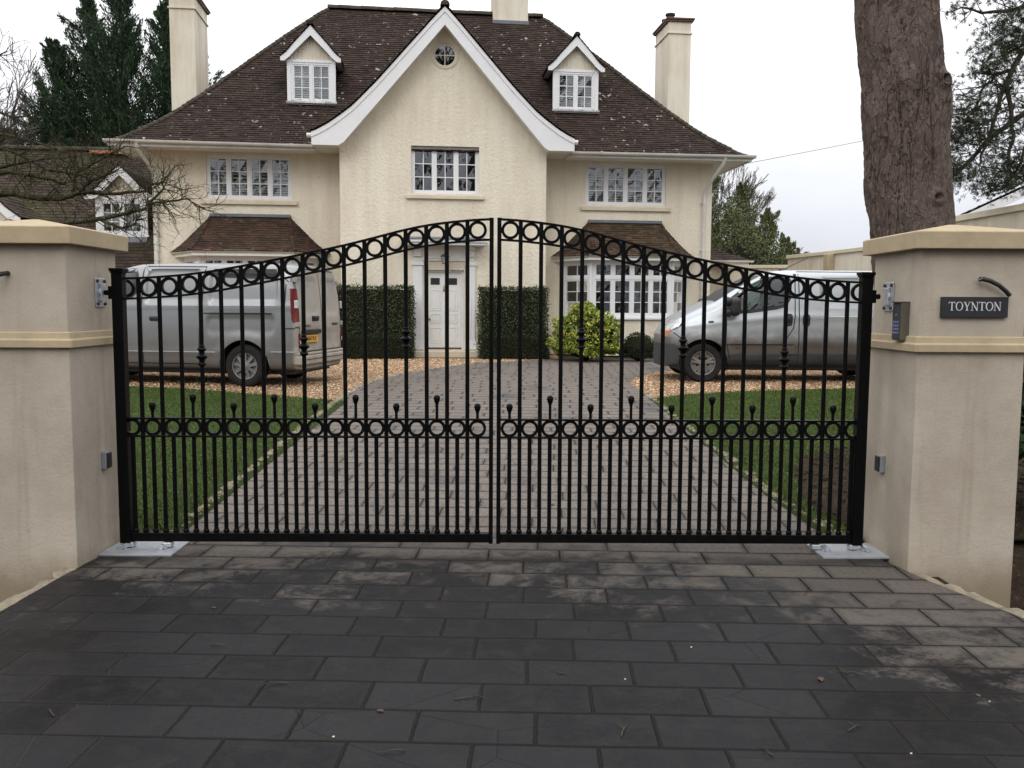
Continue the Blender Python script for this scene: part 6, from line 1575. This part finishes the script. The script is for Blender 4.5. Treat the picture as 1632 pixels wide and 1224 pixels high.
plume_tree('cypress_tree', (-19.4, 46, 0), 'tall dark green cypress with ragged plumes behind the left chimney', [(-.2, 0, 19.0, 5.2, 190), (-2.2, .8, 18.0, 4.6, 170), (1.9, .5, 17.8, 4.4, 160), (3.6, 0, 15.8, 3.6, 120), (-3.3, -.5, 15.2, 4.2, 150)], 'cypress_leaf', (.12, .30), 360, fine=True, wind=-.14)
plume_tree('evergreen_tree', (8.6, 36, 0), 'olive green evergreen tree standing right behind the house', [(-.4, 0, 7.6, 2.0, 80), (.9, 0, 6.6, 1.7, 60), (1.8, -.4, 5.7, 1.3, 50), (2.5, -.6, 4.4, 1.0, 45), (-1.4, 0, 7.2, 2.0, 50)], 'evergreen_leaf', (.07, .18), 460, fine=True, wind=.12)
shrub((10.3, 33.5), 1.15, 3.6, 8000, 'bushy olive green shrub at the foot of the evergreen, above the back wall', 'evergreen_shrub', 'evergreen_leaf', (.07, .15), lump=.2, cs=.5)
shrub((8.6, 33), 1.5, 5.0, 9000, 'loose green bush between the house corner and the evergreen', 'evergreen_bush', 'evergreen_leaf', (.07, .15), lump=.2, cs=.5)
plume_tree('evergreen_tree', (16.4, 50, 0), 'small far conifer top showing above the cream garden wall', [(0, 0, 5.1, 1.0, 26)], 'evergreen_leaf', (.12, .25), 90)
# leafless trees
def bare_tree(name, base, h, label, seed, m='far_twig', r0=.16, lean=0., dens=1., sp=.55, depth=5, minr=.012, first=.28):
    rs = random.Random(seed); t = empty(name, base, 0, label, 'tree'); tr = MB(); cr = MB()
    def grow(mb, p, d, l, r, k):
        pts = [p]; dd = d.copy(); n = 4
        for _ in range(n):
            dd = (dd + Vector((rs.gauss(0, .11), rs.gauss(0, .11), rs.gauss(.03, .09)))).normalized(); pts.append(pts[-1] + dd * l / n)
        mb.tube(pts, [max(minr, r * (1 - .35 * j / n)) for j in range(n + 1)], 7 if k == depth else (5 if k > 2 else 3), False)
        if k == 0: return
        nb = rs.choice((3, 3, 4)) if k > 1 else int(4 * dens)
        for b in range(nb):
            q = pts[rs.choice((2, 3, 4, 4))] if b else pts[-1]; v = Vector((rs.gauss(0, 1), rs.gauss(0, 1), rs.gauss(.15, .8))).normalized()
            grow(cr, q, (dd + v * sp * (1 if b else .4)).normalized(), l * rs.uniform(.60, .82), r * .60, k - 1)
    grow(tr, Vector((0, 0, -.2)), Vector((lean, 0, 1)).normalized(), h * first, r0, depth)
    tr.build('trunk', m, t, smooth=True, fix=False); cr.build('crown', m, t, smooth=True, fix=False); return t
bare_tree('bare_tree', (-27.6, 44, 0), 15.5, 'leafless grey tree behind the annex at the left edge', 3, r0=.25, depth=6, minr=.016, sp=.6)
bare_tree('bare_tree', (-30.5, 52, 0), 14.5, 'pale leafless tree far behind the annex, left of the cypress', 5, r0=.22, depth=6, minr=.018, sp=.55)
bare_tree('bare_tree', (-13.4, 58, 0), 18.6, 'thin leafless tree showing over the roof beside the left chimney', 8, r0=.22, depth=6, minr=.017, sp=.45)
bare_tree('bare_tree', (-9.2, 60, 0), 18.2, 'thin leafless tree showing over the roof behind the left dormer', 12, r0=.22, depth=6, minr=.017, sp=.45)
bare_tree('bare_tree', (9.0, 41, 0), 9.5, 'fine leafless tree rising above the evergreen beside the roof corner', 21, 'far_twig', .12, depth=6, minr=.010, sp=.30)
bare_tree('bare_tree', (19.5, 52, 0), 5.2, 'small leafless treetop showing above the cream garden wall', 25, 'grey_bark', .08, depth=4, minr=.012)
plume_tree('willow_tree', (-24.2, 50, 0), 'hazy tan leafless willow beside the cypress', [(0, 0, 12.4, 4.2, 60), (-3.6, 0, 11.4, 3.8, 50), (2.2, 1, 9.5, 3., 40)], 'far_twig', (.5, 1.1), 46, sprd=1.3)
# old tree at the left, its lichened boughs reaching over the left pillar
t = empty('lichened_tree', (-6.6, 9.3, .14), 0, 'bare tree with mossy lichened boughs reaching over the left pillar', 'tree'); OFF = (6.6, -9.3, -.14)
mb = MB(); limb(mb, [(-6.6, 9.3, 0), (-6.55, 9.3, 1.2), (-6.3, 9.2, 2.1), (-6.2, 9.2, 3.2), (-6.4, 9.3, 4.6)], .20, .09, 12); mb.build('trunk', 'mossy_bark', t, smooth=True, off=OFF)
BR = [([(-6.25, 9.2, 2.3), (-5.6, 9.1, 2.75), (-5.1, 9, 2.87), (-4.94, 9, 2.86), (-4.81, 9, 2.84), (-4.64, 9, 2.81), (-4.45, 9, 2.76)], .034, .015),
    ([(-6.3, 9.2, 2.2), (-5.6, 9.1, 2.55), (-5.08, 9, 2.66), (-4.9, 9, 2.64), (-4.7, 9, 2.61), (-4.55, 9, 2.61), (-4.39, 9, 2.64), (-4.3, 9, 2.69), (-4.23, 9, 2.76), (-4.08, 9, 2.84), (-3.97, 9, 2.87)], .042, .011),
    ([(-4.36, 9, 2.66), (-4.18, 9, 2.68), (-3.98, 9, 2.66), (-3.77, 9, 2.68), (-3.65, 9, 2.69), (-3.58, 9, 2.76), (-3.46, 9, 2.78)], .022, .007),
    ([(-6.3, 9.2, 1.9), (-5.3, 8.9, 2.1), (-4.64, 8.8, 2.28), (-4.45, 8.8, 2.33), (-4.31, 8.8, 2.36), (-4.1, 8.8, 2.38), (-3.9, 8.8, 2.42), (-3.7, 8.8, 2.46), (-3.57, 8.8, 2.5), (-3.54, 8.8, 2.55), (-3.39, 8.8, 2.69)], .036, .010),
    ([(-4.38, 9, 2.68), (-4.36, 9, 2.77), (-4.34, 9, 2.85), (-4.22, 9, 2.93), (-4.07, 9, 3.01), (-3.94, 9, 3.08), (-3.84, 9, 3.13)], .017, .007),
    ([(-4.32, 9, 2.70), (-4.39, 9, 2.81), (-4.45, 9, 2.91)], .013, .009),
    ([(-3.56, 8.8, 2.54), (-3.51, 8.8, 2.55), (-3.34, 8.8, 2.57), (-3.16, 8.8, 2.59), (-3.04, 8.8, 2.5)], .013, .004),
    ([(-6.2, 9.2, 2.9), (-5.6, 9.2, 2.88), (-5.21, 9.2, 2.94), (-5.02, 9.2, 2.99), (-4.84, 9.2, 3.02), (-4.68, 9.2, 3.04), (-4.43, 9.2, 3.06)], .022, .005),
    ([(-4.02, 8.8, 2.39), (-3.9, 8.8, 2.33), (-3.8, 8.8, 2.31), (-3.7, 8.8, 2.34), (-3.65, 8.8, 2.39)], .018, .007),
    ([(-6.2, 9.2, 3.2), (-5.7, 9.2, 3.4), (-5.3, 9.2, 3.3), (-4.9, 9.2, 3.22), (-4.5, 9.2, 3.1)], .026, .006),
    ([(-6.3, 9.2, 3.6), (-5.8, 9.2, 3.75), (-5.4, 9.2, 3.6), (-5.05, 9.2, 3.45), (-4.85, 9.2, 3.5)], .026, .006),
    ([(-6.3, 9.2, 4.0), (-5.8, 9.2, 4.2), (-5.4, 9.2, 4.05), (-5.1, 9.2, 4.1)], .026, .006),
    ([(-6.3, 9.2, 2.6), (-5.6, 9.3, 3.1), (-5.2, 9.3, 3.15), (-4.8, 9.3, 2.95), (-4.5, 9.3, 2.9), (-4.2, 9.3, 2.75)], .022, .005)]
for pts, r0, r1 in BR:
    mb = MB(); q = limb(mb, pts, r0, r1, 7, .004); twigs(mb, q, int(len(q) * 1.15), .32, .0055, 2, 1.0, .05, .8, .25)
    mb.build('bough', 'mossy_bark', t, smooth=True, off=OFF, fix=False)
# woods across the road, behind the viewer: they darken the forecourt and show in the window panes
c = []
for k in range(34):
    x = -34 + 68 * k / 33 + RND.uniform(-1, 1); y = -15 - RND.uniform(0, 11); h = RND.uniform(8, 15) if k % 3 else RND.uniform(15, 24)
    for _ in range(340):
        a, f = RND.uniform(0, 2 * PI), RND.random(); r = (2.6 * math.sin(PI * min(1, f * .9 + .12)) + .3) * math.sqrt(RND.random()); c.append((x + math.cos(a) * r, y + math.sin(a) * r, 1.2 + (h - 1.2) * f))
c = np.array(c); o = cards('woodland', ['evergreen_leaf', 'grey_bark'], c, rdir(len(c)), NP.uniform(.4, .9, len(c)), NP.uniform(.2, .5, len(c))); tag(o, kind='stuff')

# ------------------------------------------------------------------ walls, neighbour, cable, litter
def garden_wall(pts, z1, label, th=.22, pier=None, z0=.1):
    c0 = Vector(pts[0]); t = empty('garden_wall', (pts[0][0], pts[0][1], 0), 0, label, 'garden wall'); m = MB(); cp = MB(); off = (-pts[0][0], -pts[0][1], 0)
    for (a, b), (p, q) in zip(pts, pts[1:]):
        d = Vector((p - a, q - b)).normalized(); n = Vector((-d.y, d.x)); 
        for mb, hw, lo, hi, ex in ((m, th / 2, z0, z1, 0), (cp, th / 2 + .05, z1 + .001, z1 + .10, .03)):
            A, B = Vector((a, b)) - d * ex, Vector((p, q)) + d * ex
            vs = [(*(A + n * hw), lo), (*(B + n * hw), lo), (*(B - n * hw), lo), (*(A - n * hw), lo), (*(A + n * hw), hi), (*(B + n * hw), hi), (*(B - n * hw), hi), (*(A - n * hw), hi)]
            mb.add(vs, [(3, 2, 1, 0), (4, 5, 6, 7), (0, 1, 5, 4), (1, 2, 6, 5), (2, 3, 7, 6), (3, 0, 4, 7)])
    m.build('wall_face', 'cream_smooth', t, off=off); cp.build('coping', 'sill_stone', t, off=off, bevel=.01)
    for x, y in pier or []: m = MB(); m.box(x - .22, x + .10, y - .16, y + .16, z0, z1 + .0); m.build('pier', 'tan_stone', t, off=off, bevel=.01)
garden_wall([(8.15, 25.4), (8.62, 23.2), (9.05, 20.4)], 2.96, 'cream rendered garden wall with a pier, behind the right van', pier=[(8.56, 23.2)])
garden_wall([(7.35, 15.4), (7.55, 12.), (7.85, 8.)], 2.96, 'cream garden wall with stone coping right of the pine trunk')
garden_wall([(6.6, 26.4), (9.6, 26.0)], 2.72, 'low cream back wall right of the house extension')
t = empty('neighbour_house', (13.6, 20.2, .62), R(-19), 'white gabled neighbouring house beyond the right garden wall', 'house')
m = MB(); m.add([(-2.6, 0, 0), (2.6, 0, 0), (2.6, 0, 2.9), (0, 0, 4.3), (-2.6, 0, 2.9), (-2.6, 8, 0), (2.6, 8, 0), (2.6, 8, 2.9), (0, 8, 4.3), (-2.6, 8, 2.9)], [(0, 1, 2, 3, 4), (9, 8, 7, 6, 5), (0, 4, 9, 5), (1, 6, 7, 2)]); m.build('wall', 'far_white', t)
m = MB()
for s in (-1, 1): tile_plane(m, lambda t, s=s: (s * 3.35 * (1 - t), -.35, 2.98 + 1.62 * t), lambda t, s=s: (s * 3.35 * (1 - t), 8.3, 2.98 + 1.62 * t), 18, w=.28)
m.build('roof', ['under_tile', 'under_tile'], t, fix=False)
for s in (-1, 1): m = MB(); m.add([(s * 3.33, -.36, 2.94), (0, -.36, 4.55), (0, -.36, 4.32), (s * 3.33, -.36, 2.72), (s * 3.33, -.32, 2.94), (0, -.32, 4.55), (0, -.32, 4.32), (s * 3.33, -.32, 2.72)], [(0, 1, 2, 3), (7, 6, 5, 4), (0, 4, 5, 1), (3, 2, 6, 7), (0, 3, 7, 4)]); m.build('bargeboard', 'white_paint', t)
for x in (-1.9, -1.1, -.3, .5): m = MB(); m.box(x - .006, x + .006, -.02, -.002, 0, 2.9); m.build('cladding_joint', 'seam', t)
m = MB(); a, c_ = Vector((6.6, 27.6, 5.85)), Vector((24, 34, 10.3)); q = [a.lerp(c_, k / 24) - Vector((0, 0, .12 * math.sin(PI * k / 24))) for k in range(25)]; m.tube(q, .0075, 5); tag(m.build('overhead_cable', 'seam'), 'thin overhead cable running from the house eaves past the pine trunk', 'cable')
# litter on the slabs
def litter():
    tw = [(-1.15, 2.78), (-.35, 2.95), (.42, 3.05), (.93, 2.92), (1.26, 3.1), (.18, 2.32), (-.05, 2.2), (-1.7, 3.2), (-.9, 3.5), (.55, 2.55), (1.05, 2.35), (-.55, 2.4), (1.5, 3.6), (-1.35, 3.9), (.25, 3.6), (-.2, 3.35)]
    for x, y in tw:
        a = RND.uniform(0, PI); l = RND.uniform(.05, .14); p = Vector((x, y, .004)); pts = [p]
        for _ in range(4): a += RND.gauss(0, .35); p = p + Vector((math.cos(a), math.sin(a), 0)) * l / 4; pts.append(Vector((p.x, p.y, RND.uniform(.003, .012))))
        m = MB(); m.tube(pts, [.0026, .0024, .002, .0017, .001], 5)
        if RND.random() < .5: b = a + RND.choice((-.8, .8)); m.tube([pts[2], pts[2] + Vector((math.cos(b), math.sin(b), .08)) * l * .4], [.0018, .001], 4)
        tag(m.build('fallen_twig', 'grey_bark'), 'thin fallen twig on the dark wet slabs before the gate', 'twig', 'fallen twigs on the slabs')
    lf = [(-.02, 2.1), (1.32, 3.55), (-.48, 3.25), (.62, 7.3), (.35, 6.6), (.9, 6.2), (-1.5, 4.4), (1.9, 3.4)]
    for x, y in lf:
        s_ = RND.uniform(.014, .024); a = RND.uniform(0, 6); ca, sa = math.cos(a), math.sin(a); m = MB(); o = [(-1, 0, .0), (-.4, .5, .5), (.4, .45, .35), (1, 0, .1), (.4, -.5, .45), (-.4, -.45, .6), (0, 0, .1)]
        m.add([(x + s_ * (p * ca - q * sa), y + s_ * (p * sa + q * ca), zt(y) + .003 + s_ * .45 * r) for p, q, r in o], [(0, 1, 6), (1, 2, 6), (2, 3, 6), (3, 4, 6), (4, 5, 6), (5, 0, 6)])
        tag(m.build('dead_leaf', 'dead_leaf', fix=False), 'small curled brown dead leaf lying on the paving', 'leaf', 'dead leaves on the paving')
    ch = [(1.42, 2.94), (1.92, 3.35), (-.62, 3.05), (.5, 3.55), (2.2, 2.9), (.85, 3.9)]
    for x, y in ch:
        r = RND.uniform(.003, .0055); m = MB(); m.lathe([(.001, r * .9), (r * .8, r * .5), (r * 1.1, 0)], (x, y, .001), n=6); tag(m.build('stone_chip', 'pale_chip', smooth=True), 'tiny pale stone chip on the dark slabs before the gate', 'chip', 'stone chips on the slabs')
litter()

# ------------------------------------------------------------------ camera, sky, sun
cam = bpy.data.cameras.new('camera'); co = bpy.data.objects.new('camera', cam); COL.objects.link(co)
PITCH, ROLL, YAW = math.atan(123 / 1400), R(.3), R(.33)
fw = Vector((math.sin(YAW) * math.cos(PITCH), math.cos(YAW) * math.cos(PITCH), -math.sin(PITCH))); rt = Vector((math.cos(YAW), -math.sin(YAW), 0)); up = rt.cross(fw)
rt, up = rt * math.cos(ROLL) + up * math.sin(ROLL), up * math.cos(ROLL) - rt * math.sin(ROLL)
co.matrix_world = Matrix((( rt.x, up.x, -fw.x, 0), (rt.y, up.y, -fw.y, 0), (rt.z, up.z, -fw.z, 1.55), (0, 0, 0, 1)))
cam.sensor_width = 36; cam.lens = 36 * 1400 / 1632; cam.clip_start = .05; cam.clip_end = 600
C.camera = co
w = bpy.data.worlds.new('World'); C.world = w; w.use_nodes = True; t = NT(w.node_tree)
SUN_EL, SUN_ROT = R(38), R(200)
for n_ in list(w.node_tree.nodes): w.node_tree.nodes.remove(n_)
sky = t.n('ShaderNodeTexSky', sky_type='NISHITA', sun_disc=False, sun_elevation=SUN_EL, sun_rotation=SUN_ROT, air_density=1., dust_density=2.)
b1 = t.n('ShaderNodeBackground'); t.l(sky.outputs[0], b1.inputs[0]); b1.inputs[1].default_value = .06
g_ = t.n('ShaderNodeTexCoord').outputs['Generated']; el = t.sep(g_)[2]
cl = t.noise(t.mapv(g_, (1.2, 1.2, 3.2)), 1.7, 5, .55, .4)
base = t.ramp(el, [(.0, (.70, .735, .80)), (.10, (.82, .84, .89)), (.26, (1.25, 1.26, 1.29)), (.5, (2.0, 2.0, 2.02)), (1., (2.5, 2.5, 2.52))])
k_ = t.smooth(cl, .3, .7, .93, 1.10); c_ = t.mix(1., base, t.comb(k_, k_, k_), 'MULTIPLY')
b2 = t.n('ShaderNodeBackground'); t.l(c_, b2.inputs[0]); b2.inputs[1].default_value = 1.06
mx = t.n('ShaderNodeMixShader'); mx.inputs[0].default_value = .92; t.l(b1.outputs[0], mx.inputs[1]); t.l(b2.outputs[0], mx.inputs[2])
out = t.n('ShaderNodeOutputWorld'); t.l(mx.outputs[0], out.inputs[0])
sl = bpy.data.lights.new('sun', 'SUN'); sl.energy = .6; sl.angle = R(25); sl.color = (1, .97, .92); so = bpy.data.objects.new('sun', sl); COL.objects.link(so)
az_ = SUN_ROT; dv = Vector((math.sin(az_) * math.cos(SUN_EL), math.cos(az_) * math.cos(SUN_EL), math.sin(SUN_EL))); so.rotation_euler = dv.to_track_quat('Z', 'Y').to_euler()
vs_ = C.view_settings; vs_.view_transform = 'Standard'; vs_.look = 'None'; vs_.exposure = 0; vs_.gamma = 1; vs_.use_curve_mapping = False
C.cycles.max_bounces = 8; C.cycles.transparent_max_bounces = 16; C.cycles.use_denoising = True
